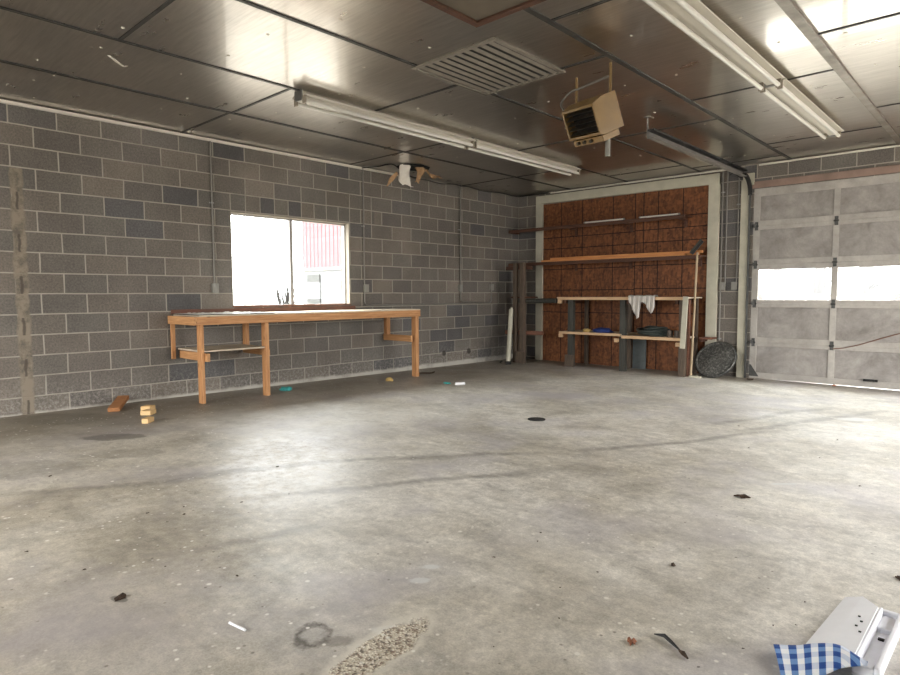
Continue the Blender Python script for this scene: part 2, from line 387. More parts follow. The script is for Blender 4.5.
M['dark']=simple('dark_void',srgb(16,15,14),.9,var=.1)
M['hatchwood']=wood('stained_hatch_wood',srgb(92,56,34),srgb(60,36,22),'X',knots=False)
M['hatch']=simple('dusty_hatch_panel',srgb(98,88,74),.75,var=.12,scale=5)
M['alu']=simple('window_aluminium',srgb(150,146,140),.4,metal=.6,var=.1)
M['jamb']=simple('cream_jamb',srgb(150,141,126),.6,var=.08)
M['blue']=simple('blue_cloth',srgb(34,52,112),.8,var=.3,scale=20)
M['teal']=simple('teal_plastic',srgb(70,172,168),.6,var=.2,scale=30)
M['tan']=simple('tan_leather',srgb(178,150,92),.8,var=.25,scale=25)
M['hose']=simple('grey_green_hose',srgb(58,66,62),.5,var=.2,scale=20)
M['tin']=simple('rusty_tin',srgb(96,86,78),.5,metal=.4,var=.3,scale=20)
M['bluegrey']=simple('blue_grey_board',srgb(92,98,98),.7,var=.15)
M['leaf']=simple('dry_leaf',srgb(60,44,30),.85,var=.4,scale=40)
M['leaf2']=simple('rusty_leaf',srgb(142,92,66),.85,var=.35,scale=40)
M['block']=wood('fresh_cut_offcut',srgb(224,192,142),srgb(196,156,100),'X',knots=False)
M['blockbrown']=wood('brown_faced_offcut',srgb(168,116,70),srgb(128,82,46),'Y',knots=False)
M['foam']=simple('white_polystyrene',srgb(242,243,248),.6,var=.04,scale=20,bump=.08)
M['card']=simple('white_coated_card',srgb(247,248,252),.45,var=.03)
M['insul']=simple('white_torn_paper',srgb(206,200,190),.8,var=.08)
M['tornwood']=simple('torn_tan_paper',srgb(158,126,92),.8,var=.25,scale=30)
def lidmat():
    s=NT('mottled_galvanised_lid',.5,metal=.35)
    v=s.vor(42); w=s.noise(30,5,.8)
    col=s.ramp(w,[(.36,srgb(52,52,50)),(.52,srgb(98,98,94)),(.68,srgb(176,174,168))])
    col=s.mix(s.rng(v,.1,.5,0.,.35),col,srgb(60,60,58))
    return s.out(col,normal=s.bump(w,.5,.004))
M['lid']=lidmat()
def ragmat():
    s=NT('striped_grey_rag',.9,spec=.1)
    w=s.n('ShaderNodeTexWave'); w.inputs['Scale'].default_value=14; w.inputs['Distortion'].default_value=2.; s.l(s.P,w.inputs['Vector'])
    return s.out(s.mix(s.rng(w.outputs[1],.55,.8,0.,.7),srgb(206,200,192),srgb(132,128,124)))
M['rag']=ragmat()
def gingham():
    s=NT('blue_white_gingham',.7)
    uv=s.n('ShaderNodeUVMap').outputs[0]; u,v,_=s.sep(uv)
    a=s.math('LESS_THAN',s.math('FRACT',u),.5); b=s.math('LESS_THAN',s.math('FRACT',v),.5)
    t=s.math('ADD',a,b)
    col=s.ramp(s.math('MULTIPLY',t,.5),[(0.,srgb(244,247,252)),(.4,srgb(112,150,204)),(.8,srgb(34,78,150))],'CONSTANT')
    # stripes one way are faint, so the dark squares stand out in rows
    col2=s.mix(s.math('MULTIPLY',s.math('SUBTRACT',1.,a),b),col,srgb(236,241,250))
    return s.out(s.mix(.75,col,col2))
M['gingham']=gingham()
def glass():
    m=bpy.data.materials.new('window_glass'); m.use_nodes=True; t=m.node_tree
    for n in list(t.nodes): t.nodes.remove(n)
    o=t.nodes.new('ShaderNodeOutputMaterial'); mx=t.nodes.new('ShaderNodeMixShader'); tr=t.nodes.new('ShaderNodeBsdfTransparent'); gl=t.nodes.new('ShaderNodeBsdfGlossy')
    tr.inputs[0].default_value=(.93,.95,.95,1); gl.inputs['Roughness'].default_value=.03; mx.inputs[0].default_value=.06
    t.links.new(tr.outputs[0],mx.inputs[1]); t.links.new(gl.outputs[0],mx.inputs[2]); t.links.new(mx.outputs[0],o.inputs[0]); return m
M['glass']=glass()
M['bounce']=simple('pale_bounce_concrete',srgb(214,208,198),.9,var=.08,scale=3)
M['siding']=simple('faded_red_siding',srgb(126,68,71),.6,var=.08)
M['sidingw']=simple('white_siding',srgb(92,92,92),.6,var=.08)
M['gravel']=simple('gravel_yard',srgb(104,99,92),.9,var=.2,scale=3)
M['bark']=simple('grey_bark',srgb(36,33,31),.9,var=.2)
M['grass']=simple('dry_straw_bank',srgb(80,70,62),.95,var=.2,scale=2)
M['fencew']=simple('grey_fence_board',srgb(84,80,78),.8,var=.15)

# ================================================================== SETTING
XR=10.4; YR=-12.4; T=.2
def wallboxes(name,axis,plane,thick,a,b,z0,z1,holes,mat,parent=None):
    """wall in plane x=plane (axis 'Y' runs along y) or y=plane (axis 'X'); holes (a0,a1,z0,z1)"""
    mb=MB(); cuts=sorted(set([a,b]+[h[0] for h in holes]+[h[1] for h in holes]))
    for c0,c1 in zip(cuts,cuts[1:]):
        hs=[h for h in holes if h[0]<=c0+1e-6 and h[1]>=c1-1e-6]
        zs=[(z0,z1)]
        if hs: zs=[(z0,hs[0][2]),(hs[0][3],z1)]
        for q0,q1 in zs:
            if q1-q0<1e-3: continue
            if axis=='Y': mb.box((plane,c0,q0),(plane+thick,c1,q1))
            else: mb.box((c0,plane,q0),(c1,plane+thick,q1))
    return tag(mb.build(name,mat),kind='structure')
WY0,WY1,WZ0,WZ1=-5.90,-4.085,1.045,2.222
wallboxes('wall_left','Y',0,-T,YR-T,T,-.3,3.2,[(WY0,WY1,WZ0,WZ1)],M['wall_l'])
DX0,DX1,DZ1=4.235,7.30,2.70
wallboxes('wall_back','X',0,T,0,XR+T,-.3,3.2,[(DX0,DX1,-.3,DZ1)],M['wall_b'])
RB=[(-5.8,-1.0,-.3,2.85)]  # unseen opening, added and placed to let sky light onto the floor
wallboxes('wall_right','Y',XR,T,YR-T,0,-.3,3.2,RB,M['wall_l'])
RR=[(.8,4.4,-.3,2.85)]  # second unseen opening, added behind the camera for general light
wallboxes('wall_rear','X',YR,-T,0,XR,-.3,3.2,RR,M['wall_b'])
# floor slab with its slight fall
mb=MB()
nx,ny=12,14
g=[(x,y) for y in [YR-T+ (T*2-YR)*j/ny for j in range(ny+1)] for x in [-T+(XR+2*T)*i/nx for i in range(nx+1)]]
vs=[(x,y,fz(x,y)) for x,y in g]
fs=[(j*(nx+1)+i,j*(nx+1)+i+1,(j+1)*(nx+1)+i+1,(j+1)*(nx+1)+i) for j in range(ny) for i in range(nx)]
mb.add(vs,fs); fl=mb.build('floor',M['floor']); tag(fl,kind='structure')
mb=MB(); mb.box((-T,YR-T,H),(XR+T,T,H+.12)); ceil=mb.build('ceiling',M['ceil']); tag(ceil,kind='structure')
# seam battens on the ceiling
def batten(a,b,w=.035,h=.008,mat='batten'):
    m=MB(); x0,y0=a; x1,y1=b
    if abs(x0-x1)<1e-6: m.box((x0-w/2,y0,H-h),(x0+w/2,y1,H+.002))
    else: m.box((x0,y0-w/2,H-h),(x1,y0+w/2,H+.002))
    return sub(m,'seam_batten',M[mat],ceil)
xs=[1.14,2.24,3.45,4.70,5.96,7.2,8.4,9.7]
for x in xs:
    batten((x,YR),(x,0),.07 if abs(x-5.96)<.01 else (.045 if abs(x-4.7)<.01 or x<1.2 else .032),.02 if abs(x-5.96)<.01 else .008,'rib' if abs(x-5.96)<.01 else 'batten')
strips=[0]+xs+[XR]
offs=[-6.47,-6.45,-7.9,-7.6,-6.0,-4.48,-6.2,-5.0,-6.6]
for i in range(len(strips)-1):
    y=offs[i]
    while y>YR: y-=2.42
    y+=2.42
    while y<-.15:
        batten((strips[i],y),(strips[i+1],y),.028,.006); y+=2.42

rnd=random.Random(5); wm=None; cnt=0
for i,(xa,xb) in enumerate(zip(strips,strips[1:])):
    for yy in range(9):
        for fx in (.2,.75):
            if cnt>=84 or xa>6.5: continue
            y=-.5-yy*.92-rnd.uniform(0,.35); x=xa+(xb-xa)*(fx+rnd.uniform(-.12,.12))
            if 3.3<x<4.4 and -6.2<y<-5.0: continue
            if 4.2<x<5.3 and y<-6.2: continue
            if abs(x-2.22)<.16 or abs(x-5.49)<.16 or (x<.9 and -3.9<y<-2.7): continue
            cnt+=1
            if wm is None:
                m=MB(); m.tube([(0,0,-.0035),(0,0,.001)],.011,8); wo=sub(m,'screw_washer',M['trimwhite'],ceil); wm=wo.data
            else:
                wo=bpy.data.objects.new('screw_washer',wm); COL.objects.link(wo); wo.parent=ceil
            wo.location=(x,y,H-.0005); q_=rnd.uniform(.6,1.25); wo.scale=(q_,q_,1)
# thin white trims where the walls meet the ceiling
mb=MB(); mb.box((0,YR,3.018),(.03,-2.95,3.048)); tag(mb.build('trim_1',M['trimwhite']),kind='structure')
mb=MB(); mb.tube([(.75,-.03,3.035),(3.95,-.03,3.025)],.014,8); tag(mb.build('trim_2',M['trimwhite'],smooth=True),kind='structure')
mb=MB(); mb.tube([(4.3,-.03,3.03),(XR,-.03,3.05)],.014,8); tag(mb.build('trim_3',M['trimwhite'],smooth=True),kind='structure')

# ---------------------------------------------------------------- window
w=empty('window_1',(0,(WY0+WY1)/2,WZ0),kind='structure')
gx=-.10
mb=MB(); t=.028
mb.box((gx-.03,WY0,WZ0),(gx+.03,WY0+t,WZ1)); mb.box((gx-.03,WY1-t,WZ0),(gx+.03,WY1,WZ1)); mb.box((gx-.03,WY0,WZ0),(gx+.03,WY1,WZ0+t)); mb.box((gx-.03,WY0,WZ1-t),(gx+.03,WY1,WZ1))
mb.build('window_frame',M['alu'],w)
mb=MB(); mb.box((gx-.02,-5.015,WZ0+t),(gx+.02,-4.97,WZ1-t)); mb.build('meeting_stile',M['alu'],w)
for a,b,xx in ((WY0+t,-5.0,gx-.012),(-4.985,WY1-t,gx+.012)):
    m=MB(); m.box((xx-.003,a,WZ0+t),(xx+.003,b,WZ1-t)); m.build('glass_pane',M['glass'],w)
mb=MB(); mb.box((gx+.03,WY1-.012,WZ0),(.012,WY1,WZ1)); mb.box((gx+.03,WY0,WZ0),(.0,WY0+.012,WZ1)); mb.box((gx+.03,WY0,WZ1-.012),(.0,WY1,WZ1)); mb.build('window_jamb',M['jamb'],w)
mb=MB(); mb.box((gx+.03,WY0,WZ0),(.03,WY1,WZ0+.02)); mb.build('window_sill',M['redbrown'],w)

# ---------------------------------------------------------------- garage door
d=empty('door_1',(DX0,0,-.04),kind='structure')
zb=[-.060,.47,1.04,1.605,2.16,2.70]; PW=(DX1-DX0)/3
def stile_x(i): return DX0+.0+PW*i
secs=[]
for r in range(5):
    z0,z1=zb[r]+(.0005 if r else 0),zb[r+1]-.0005
    fr=MB(); rail_b=.075 if r else .085; rail_t=.055 if r<4 else .115
    if r==2: rail_b,rail_t=.05,.075
    fr.box((DX0,0.01,z0),(DX1,.045,z0+rail_b)); fr.box((DX0,0.01,z1-rail_t),(DX1,.045,z1))
    xsn=[]
    for i in range(4):
        wd=.088 if i in (0,3) else .075
        a=DX0 if i==0 else (DX1-.088 if i==3 else DX0+PW*i-.0+.0)
        if i in (1,2): a=DX0+1.01+ (i-1)*1.0
        xsn.append((a,a+wd)); fr.box((a,.0105,z0+rail_b),(a+wd,.0445,z1-rail_t))
    so=fr.build('door_section',M['door'],d,bevel=.002); secs.append((so,xsn,z0+rail_b,z1-rail_t))
    for i in range(3):
        x0,x1=xsn[i][1],xsn[i+1][0]
        m=MB()
        if r==2:
            m.box((x0,.025,z0+rail_b),(x1,.029,z1-rail_t)); sub(m,'glass_pane',M['glass'],so)
        else:
            m.box((x0,.024,z0+rail_b),(x1,.032,z1-rail_t)); sub(m,'door_panel',M['doorpanel'],so)
# hinges on each section joint
for zj in zb[1:-1]:
    for i,(a,b) in enumerate(secs[0][1]):
        xc=(a+b)/2; m=MB()
        m.box((xc-.022,.004,zj-.06),(xc+.022,.0105,zj-.008)); m.box((xc-.022,.004,zj+.008),(xc+.022,.0105,zj+.06)); m.tube([(xc-.03,-.002,zj),(xc+.03,-.002,zj)],.011,8)
        if i in (0,3): m.tube([(xc-.02,-.02,zj),(xc-(.075 if i==0 else -.075),-.02,zj)],.007,8); m.box((xc-.03,-.025,zj-.02),(xc+.01,.01,zj+.03))
        m.build('hinge',M['galvdark'],d)
m=MB(); m.box((5.66,-.008,.02),(5.82,.011,.05)); m.box((5.69,-.028,.026),(5.79,-.008,.044)); m.build('door_handle',M['black'],d)
m=MB(); m.prism([(DX0+.0,-.03),(DX0+.13,-.03),(DX0+.02,.14),(DX0,.14)],.0,.0105,1); m.build('corner_bracket',M['galvdark'],d)
m=MB(); m.tube([(5.30,-.0,.43),(5.42,-.004,.445),(5.6,-.004,.50),(5.85,-.004,.60),(6.2,-.004,.73)],.006,6); m.build('pull_cord',M['redbrown'],d)
# header and jamb boards round the door
mb=MB(); mb.box((4.19,-.022,2.705),(XR,0,2.80)); tag(mb.build('trim_4',M['header'],bevel=.002),kind='structure')
mb=MB(); mb.box((4.065,-.035,fz(4.1,0)),(4.175,0,2.83)); mb.box((4.085,-.03,2.76),(4.24,0,2.93)); tag(mb.build('trim_5',M['frame_white'],bevel=.003),kind='structure')

# track of the door
tr=empty('door_track',(4.2,-.06,fz(4.2,0)),'galvanised overhead track at the left side of the garage door, black from its bend on','door track')
m=MB(); zf=fz(4.2,0)
m.box((4.185,-.055,zf+.0),(4.190,-.012,2.62)); m.box((4.185,-.060,zf),(4.212,-.0555,2.62)); 
m.build('vertical_rail',M['galvdark'],tr)
m=MB()
arc=[]
for k in range(9):
    a=PI/2*k/8; arc.append((4.195,-.04-.28*(1-math.cos(a)),2.61+.26*math.sin(a)))
for p_,q_ in zip(arc,arc[1:]): m.bar(p_,q_,.05,.034)
m.build('curved_rail',M['black'],tr)
m=MB(); m.box((4.155,-3.32,2.850),(4.162,-.30,2.915)); m.box((4.155,-3.32,2.9155),(4.23,-.30,2.935),1); m.box((4.155,-3.32,2.843),(4.225,-.3,2.849)); m.build('horizontal_rail',[M['conduit'],M['black']],tr)
m=MB(); m.box((4.15,-3.33,2.84),(4.154,-3.30,H)); m.box((4.13,-3.36,H-.004),(4.20,-3.27,H)); m.build('hanger_strap',M['galv'],tr)
m=MB()
pts=[(4.20,-.10,2.80)]+[(4.16-.05*k,-.06,2.86+.03*math.sin(k*2.1)+.02*k) for k in range(6)]
m.tube(pts,.008,6); m.build('loose_cable',M['black'],tr)

# ---------------------------------------------------------------- boarded opening (OSB infill with white frame)
b=empty('boarded_opening',(2.1,-.02,fz(2,0)),'tall opening filled with brown strand board in a chalky white board frame','boarded opening')
zf=fz(2,0)
m=MB(); m.box((.57,-.012,zf),(3.60,.0,2.84)); 
lines_v=[.976,1.408,2.0,2.403,2.55,2.80,3.203]; lines_h=[2.40,2.216,2.013,1.64,1.26,.86]
for x in lines_v: m.box((x-.006,-.0135,zf),(x+.006,-.011,2.84),1)
for i,z in enumerate(lines_h):
    for j,(a,c) in enumerate(zip([.57]+lines_v,lines_v+[3.6])):
        dz=[0,0,.0,.0,.012,.012,.012,.012][j]; m.box((a,-.0135,z+dz-.006),(c,-.011,z+dz+.006),1)
m.build('strand_board',[M['osb'],M['dark']],b)
for nm,(a,c) in {'L':((.44,-.05,zf),(.584,.0,3.0)),'R':((3.60,-.05,zf),(3.76,0,2.985))}.items():
    m=MB(); m.box(a,c); m.build('frame_board',M['frame_white'],b,bevel=.003)
m=MB(); m.prism([(.44,2.86),(3.76,2.83),(3.76,2.985),(.44,3.0)],-.054,0,1); m.build('frame_board',M['frame_white'],b,bevel=.003)

# ---------------------------------------------------------------- shelves in front of it
SF=-.33
def wall_shelf(z,x0,x1,label,edge_mat):
    o=empty('wall_shelf',((x0+x1)/2,SF/2,z),label,'shelf')
    m=MB(); m.box((x0,SF+.02,z-.02),(x1,-.055,z)); m.build('shelf_board',M['darkX'],o)
    m=MB(); m.box((x0,SF-.018,z-.055),(x1,SF+.02,z+.0)); m.build('front_batten',M[edge_mat],o)
    for x in (x0+.03,1.3,2.35,x1-.1):
        m=MB(); m.bar((x,-.07,z-.04),(x,SF+.04,z-.04),.038,.04); m.build('bracket',M['darkX'],o)
        if x>.6:
            m=MB(); m.box((x-.019,-.055,z-.16),(x+.019,-.014,z-.02)); m.build('cleat',M['darkX'],o)
    return o
wall_shelf(2.385,.03,3.36,'dark brown shelf highest on the strand board, carrying two white tubes','darkX')
wall_shelf(1.765,.03,3.60,'dark brown shelf under the loose orange lumber','darkX')
# lumber on the lower one
def lumber(x0,x1,y,z,lab,w=.04,h=.035,rz=0):
    m=MB(); m.bar((x0,y,z+h/2),(x1,y+rz,z+h/2),w,h,up=(0,0,1)); o=m.build('lumber_strip',M['lumberX'],bevel=.003); recentre(o); tag(o,lab,'lumber')
lumber(.77,3.38,SF-.004,1.7665,'longest pale orange lumber strip lying on the brown shelf, lower of the stack',.04,.030)
lumber(.95,3.63,SF+.022,1.7975,'upper orange lumber strip lying on top of the stack, reaching furthest right',.06,.036)
lumber(2.95,3.55,SF+.085,1.7620+.0045,'short orange lumber strip behind the long one, next to the broom head',.06,.035)
# tubes
for x0,x1,lab in ((1.63,2.37,'left of the two white fluorescent tubes on the high brown shelf'),(2.63,3.28,'right of the two white fluorescent tubes on the high brown shelf')):
    m=MB(); m.tube([(x0,SF+.0,2.4005),(x1,SF+.0,2.4005)],.013,12); 
    c=recentre(m.build('fluorescent_tube',M['tube'],smooth=True)); tag(c,lab,'fluorescent tube')
    for e0,e1 in ((-(x1-x0)/2-.004,-(x1-x0)/2+.02),((x1-x0)/2-.02,(x1-x0)/2+.004)):
        k=MB(); k.tube([(e0,0,.0135),(e1,0,.0135)],.0145,12); ko=k.build('end_cap',M['galv'],smooth=True); ko.parent=c; ko.location=(0,0,0)

# ---------------------------------------------------------------- work rack with two decks
r=empty('storage_rack',(2.5,-.35,fz(2.5,-.35)),'two-deck timber rack before the strand board with pale front edges and dark legs','rack')
YF=-.65
m=MB(); m.box((1.30,YF,1.115),(3.545,-.056,1.135)); m.build('top_deck',M['ply'],r)
m=MB(); m.box((1.33,YF-.022,1.092),(3.545,YF-.0005,1.138)); m.build('front_edge',M['edge'],r)
for x in (1.33,3.50):
    m=MB(); m.box((x,YF-.02,1.03),(x+.05,YF+.05,1.0915)); m.build('beam_end',M['edge'],r)
m=MB(); m.box((1.36,YF,.53),(2.50,-.056,.55)); m.box((1.36,YF-.02,.515),(2.50,YF-.0005,.555),1); m.build('lower_deck',[M['ply'],M['edge']],r)
m=MB(); m.box((2.501,YF,.505),(3.47,-.056,.525)); m.box((2.52,YF-.02,.485),(3.47,YF-.0005,.530),1); m.build('lower_deck',[M['ply'],M['edge']],r)
for x,mt in ((1.50,'greyZ'),(2.46,'greyZ'),(3.42,'darkZ')):
    z0=fz(x,YF)+.0; m=MB(); m.box((x,YF+.03,z0),(x+.095,YF+.12,1.1145)); m.build('leg',M[mt],r,bevel=.004)
for x in (1.53,2.35,3.44):
    z0=fz(x,-.1)+.0; m=MB(); m.box((x,-.125,z0),(x+.06,-.065,1.1145)); m.build('leg',M['darkZ'],r,bevel=.004)
m=MB(); z0=fz(1.5,YF); m.box((1.465,YF+.0,z0),(1.63,YF+.0295,z0+.2)); m.build('foot_block',M['darkZ'],r)
for x,z in ((1.36,.455),(2.40,.42),(3.40,.40)):
    m=MB(); m.box((x,YF-.03,z),(x+.055,YF+.029,z+.058)); m.build('beam_end',M['edge'],r)
for x in (1.42,2.58,3.36):
    m=MB(); m.box((x,YF+.03,1.03),(x+.04,-.06,1.1145)); m.build('cross_beam',M['darkX'],r)
m=MB(); m.bar((3.515,YF-.05,.38),(3.55,YF-.05,1.145),.075,.022,up=(0,-1,0)); o=m.build('side_board',M['frame_white'],r,bevel=.002); o['label']='white painted upright board'
m=MB(); m.box((3.48,YF+.125,fz(3.5,-.5)),(3.535,YF+.19,1.10)); m.build('leg',M['redbrown'],r)
# right-hand stub shelves beyond the rack
st=empty('stub_shelf',(3.68,-.2,.5),'short wooden stub shelf low on the right frame board beside the rack','shelf')
m=MB(); m.box((3.60,-.30,.50),(3.78,-.0545,.525)); m.build('shelf_board',M['redbrown'],st)
m=MB(); m.box((3.60,-.28,.46),(3.64,-.0545,.4995)); m.build('bracket',M['darkX'],st)

# ---------------------------------------------------------------- dark corner stand at the left of the rack
cs=empty('corner_stand',(.45,-.55,fz(.4,-.5)),'rough dark brown timber stand in the corner beside the white frame','stand')
for (x,y,w_,top) in ((.62,-.70,.085,1.75),(.47,-.715,.07,1.74),(.30,-.40,.09,1.70)):
    z0=fz(x,y); m=MB(); m.box((x-w_/2,y-w_/2,z0),(x+w_/2,y+w_/2,top)); m.build('post',M['darkZ'],cs,bevel=.006)
m=MB(); m.box((.53,-.79,fz(.6,-.8)),(.72,-.745,.17)); m.build('foot_block',M['darkZ'],cs)
m=MB(); m.tube([(.40,-.655,1.07),(1.30,-.66,1.075)],.042,10); m.build('rail',M['greyZ'],cs,smooth=True)
m=MB(); m.box((.36,-.70,1.12),(.70,-.35,1.145)); m.build('rail',M['darkX'],cs)
m=MB(); m.bar((.2,-.655,.50),(.99,-.60,.50),.035,.07); m.build('rail',M['redbrown'],cs)
m=MB(); m.bar((.22,-.655,1.66),(.75,-.60,1.66),.035,.06); m.build('rail',M['darkX'],cs)
# white pole leaning in the corner
m=MB(); m.tube([(.47,-.93,fz(.5,-.9)+.03),(.455,-.865,.50),(.445,-.815,.92)],.041,14); m.tube([(.462,-.83,.86),(.46,-.815,.95)],.02,8)
o=recentre(m.build('white_pole',M['frame_white'],smooth=True)); tag(o,'thick chipped white pole standing upright against the dark corner stand','pole')
for i,(x,y,a) in enumerate(((.50,-.965,.4),(.62,-1.12,1.2),(.36,-1.0,2.))):
    m=MB(); m.tube([(x-.05*math.cos(a),y-.05*math.sin(a),fz(x,y)+.018),(x,y,fz(x,y)+.022),(x+.05*math.cos(a),y+.05*math.sin(a),fz(x,y)+.018)],.018,8)
    o=recentre(m.build('rubber_scrap',M['black'],smooth=True)); tag(o,['black rubber scrap touching the foot of the white pole','black rubber scrap on the floor just in front of the white pole','black rubber scrap between the white pole and the block wall'][i],'rubber scrap')

# ---------------------------------------------------------------- things on and by the rack
# push broom / squeegee leaning on the shelves
bx=(3.577,-.52,fz(3.58,-.52)); tx=(3.588,-.40,1.80)
br=empty('push_broom',bx,'upside-down push broom, pale handle on the floor and dark head up against the orange lumber','broom')
m=MB(); m.tube([bx,tx],.017,10); m.build('handle',M['stick'],br,smooth=True)
m=MB(); m.bar((3.525,-.45,1.775),(3.665,-.40,1.965),.05,.04); m.build('broom_head',M['black'],br,bevel=.006)
m=MB(); m.bar((3.50,-.45,1.79),(3.64,-.40,1.985),.04,.03); m.build('bristles',M['greyZ'],br)
# garbage lid leaning
lx,ly=3.82,-.42; tilt=math.radians(34); R_=.30
ld=empty('round_lid',(lx,ly,fz(lx,ly)),'large mottled grey round lid leaning on the wall beside the garage door','lid')
Mx=Matrix.Translation((lx,ly,fz(lx,ly)+.012))@Matrix.Rotation(math.radians(-6),4,'Z')@Matrix.Rotation(PI/2-tilt,4,'X')
m=MB(); N=48
prof=[(.0,.028),(.10,.026),(.20,.018),(.265,.010),(.275,.018),(.292,.018),(.30,.008),(.30,-.012),(.28,-.012),(.20,-.004),(0,.004)]
vs=[];fs=[]
for (q,hh) in prof:
    for k in range(N):
        a=2*PI*k/N; vs.append(Mx@Vector((q*math.cos(a),.30+q*math.sin(a),hh)))
for i in range(len(prof)-1):
    for k in range(N): fs.append((i*N+k,i*N+(k+1)%N,(i+1)*N+(k+1)%N,(i+1)*N+k))
m.add(vs,fs); m.build('lid_disc',M['lid'],ld,smooth=True)
m=MB()
m.tube([Mx@Vector((.302*math.cos(2*PI*k/N),.30+.302*math.sin(2*PI*k/N),.0)) for k in range(N)],.010,6,closed=True); m.build('rolled_rim',M['galvdark'],ld,smooth=True)
# white scrap before it
m=MB(); m.bar((3.57,-.56,fz(3.57,-.5)+.013),(3.74,-.545,fz(3.7,-.5)+.013),.045,.024); o=recentre(m.build('board_scrap',M['frame_white'])); tag(o,'small white board scrap on the floor at the foot of the push broom','scrap')
m=MB(); m.bar((3.30,-.50,.5),(3.302,-.50,.5),.001,.001)
# rag
def cloth():
    NX=36; cx=[(0,1.05),(.14,.95),(.28,.85),(.36,.80),(.41,.82),(.455,.93),(.50,1.04),(.54,1.065),(.62,1.03),(.72,.97),(.80,.91),(.88,.885),(.95,.91),(1,1.0)]
    def low(u):
        for (a,z0),(b_,z1) in zip(cx,cx[1:]):
            if a<=u<=b_: t=(u-a)/(b_-a); t=t*t*(3-2*t); return z0+(z1-z0)*t
        return 1.05
    x0,x1=2.64,3.075; vs=[];rows=9
    for i in range(NX+1):
        u=i/NX; x=x0+(x1-x0)*u; zl=low(u)
        narrow=.06*(u-.36)if u<.55 else .04*(u-.85)
        for j in range(rows):
            if j<3: 
                y=YF+.10-.035*j-.02; z=1.146+.006*math.sin(u*19+j)+(.016 if j else 0)
            else:
                t=(j-3)/(rows-4); z=1.152+(zl-1.152)*t
                y=YF-.040-.012*math.sin(u*34+t*2)*(.4+t)-.006
            vs.append((x-narrow*((j-3)/(rows-4) if j>=3 else 0)*1.2,y,z))
    fs=[(i*rows+j,i*rows+j+1,(i+1)*rows+j+1,(i+1)*rows+j) for i in range(NX) for j in range(rows-1)]
    m=MB(); m.add(vs,fs); o=m.build('cleaning_rag',M['rag'],smooth=True); recentre(o)
    s=o.modifiers.new('thick','SOLIDIFY'); s.thickness=.005; s.offset=0
    return o
tag(cloth(),'pale grey striped rag hanging over the front edge of the rack','rag')
# coil of hose
m=MB()
for k,(rr_,zz,ox) in enumerate(((.235,.582,0),(.20,.61,.02),(.245,.632,-.015),(.17,.665,.03),(.14,.582,0))):
    zz-=.02
    m.tube([(2.92+ox+rr_*math.cos(a*2*PI/40),-.36+rr_*.8*math.sin(a*2*PI/40),zz+.014*math.sin(a*2*PI/40*2+k)) for a in range(40)],.021,8,closed=True)
o=recentre(m.build('hose_coil',M['hose'],smooth=True)); tag(o,'dark grey green coil of hose lying on the right half of the lower deck','hose')
# blue bundle
def lump(name,c,rx,ry,rz,mat,seed,lab,cat,sub_=3,rough=.35,group=None,flat=True):
    bm=bmesh.new(); bmesh.ops.create_icosphere(bm,subdivisions=sub_,radius=1)
    for v in bm.verts:
        n=noise.noise(v.co*1.7+Vector((seed,seed*2,0)))*rough+noise.noise(v.co*4+Vector((seed,0,5)))*rough*.4
        p_=v.co*(1+n); z=p_.z*rz
        if flat: z=max(z,-rz*.45)+rz*.45
        v.co=Vector((p_.x*rx,p_.y*ry,z))
    me=bpy.data.meshes.new(name); bm.to_mesh(me); bm.free(); me.materials.append(mat)
    for q in me.polygons: q.use_smooth=True
    o=bpy.data.objects.new(name,me); COL.objects.link(o)
    zmin=min(v.co.z for v in me.vertices); me.transform(Matrix.Translation((0,0,-zmin)))
    o.location=c; tag(o,lab,cat,group); return o
lump('cloth_bundle',(2.10,-.50,.551),.17,.09,.055,M['blue'],3,'crumpled dark blue cloth bundle on the left half of the lower deck','cloth bundle')
lump('work_glove',(1.80,-.50,.551),.075,.05,.04,M['tan'],5,'small tan work glove lying left of the blue cloth bundle','glove')
for i,x in enumerate((3.25,3.36)):
    z0=.526; m=MB(); m.tube([(x,-.52,z0),(x,-.52,z0+.10)],.045,16); m.tube([(x,-.52,z0+.095),(x,-.52,z0+.104)],.047,16)
    o=recentre(m.build('tin_can',M['tin'],smooth=True)); tag(o,['left of the two rusty tins at the right end of the lower deck','right of the two rusty tins at the right end of the lower deck'][i],'tin')
m=MB(); m.box((2.43,-.09,fz(2.5,-.1)),(2.66,-.066,.47)); o=recentre(m.build('loose_board',M['bluegrey'],bevel=.003)); tag(o,'blue grey board standing upright under the rack behind its middle leg','board')

# ---------------------------------------------------------------- long workbench under the window
wb=empty('workbench',(.33,-5.0,0),'long pine workbench along the block wall below the window, on three front legs','workbench')
L0,L1=-6.66,-3.30; FX=.66; TZ=.965
m=MB(); m.box((.02,L0+.02,TZ),(FX,L1,TZ+.016)); m.build('tabletop',M['ply'],wb)
m=MB(); m.box((.03,L0+.0,TZ+.0165),(FX-.005,-5.72,TZ+.024)); o=m.build('top_sheet',[M['black']],wb); o['label']='dark hardboard sheet with white paint on top'
m=MB(); m.box((.05,L0+.02,TZ+.0243),(FX-.03,-5.76,TZ+.0253)); sub(m,'paint_layer',M['tube'],o)
m=MB(); m.box((FX-.038,L0,TZ-.092),(FX,L1,TZ-.0005)); m.build('front_rail',M['pine'],wb,bevel=.003)
m=MB(); m.box((.0,L0-.038,TZ-.092),(FX,L0-.0005,TZ-.0005)); m.build('end_rail',M['pineX'],wb,bevel=.003)
m=MB(); m.box((.002,L0,TZ-.05),(.038,L1,TZ-.0005)); m.build('wall_ledger',M['redbrown'],wb,bevel=.003)
m=MB(); m.box((.001,L0-.0,TZ+.0165),(.019,-4.0,TZ+.068)); m.build('back_strip',M['redbrown'],wb)
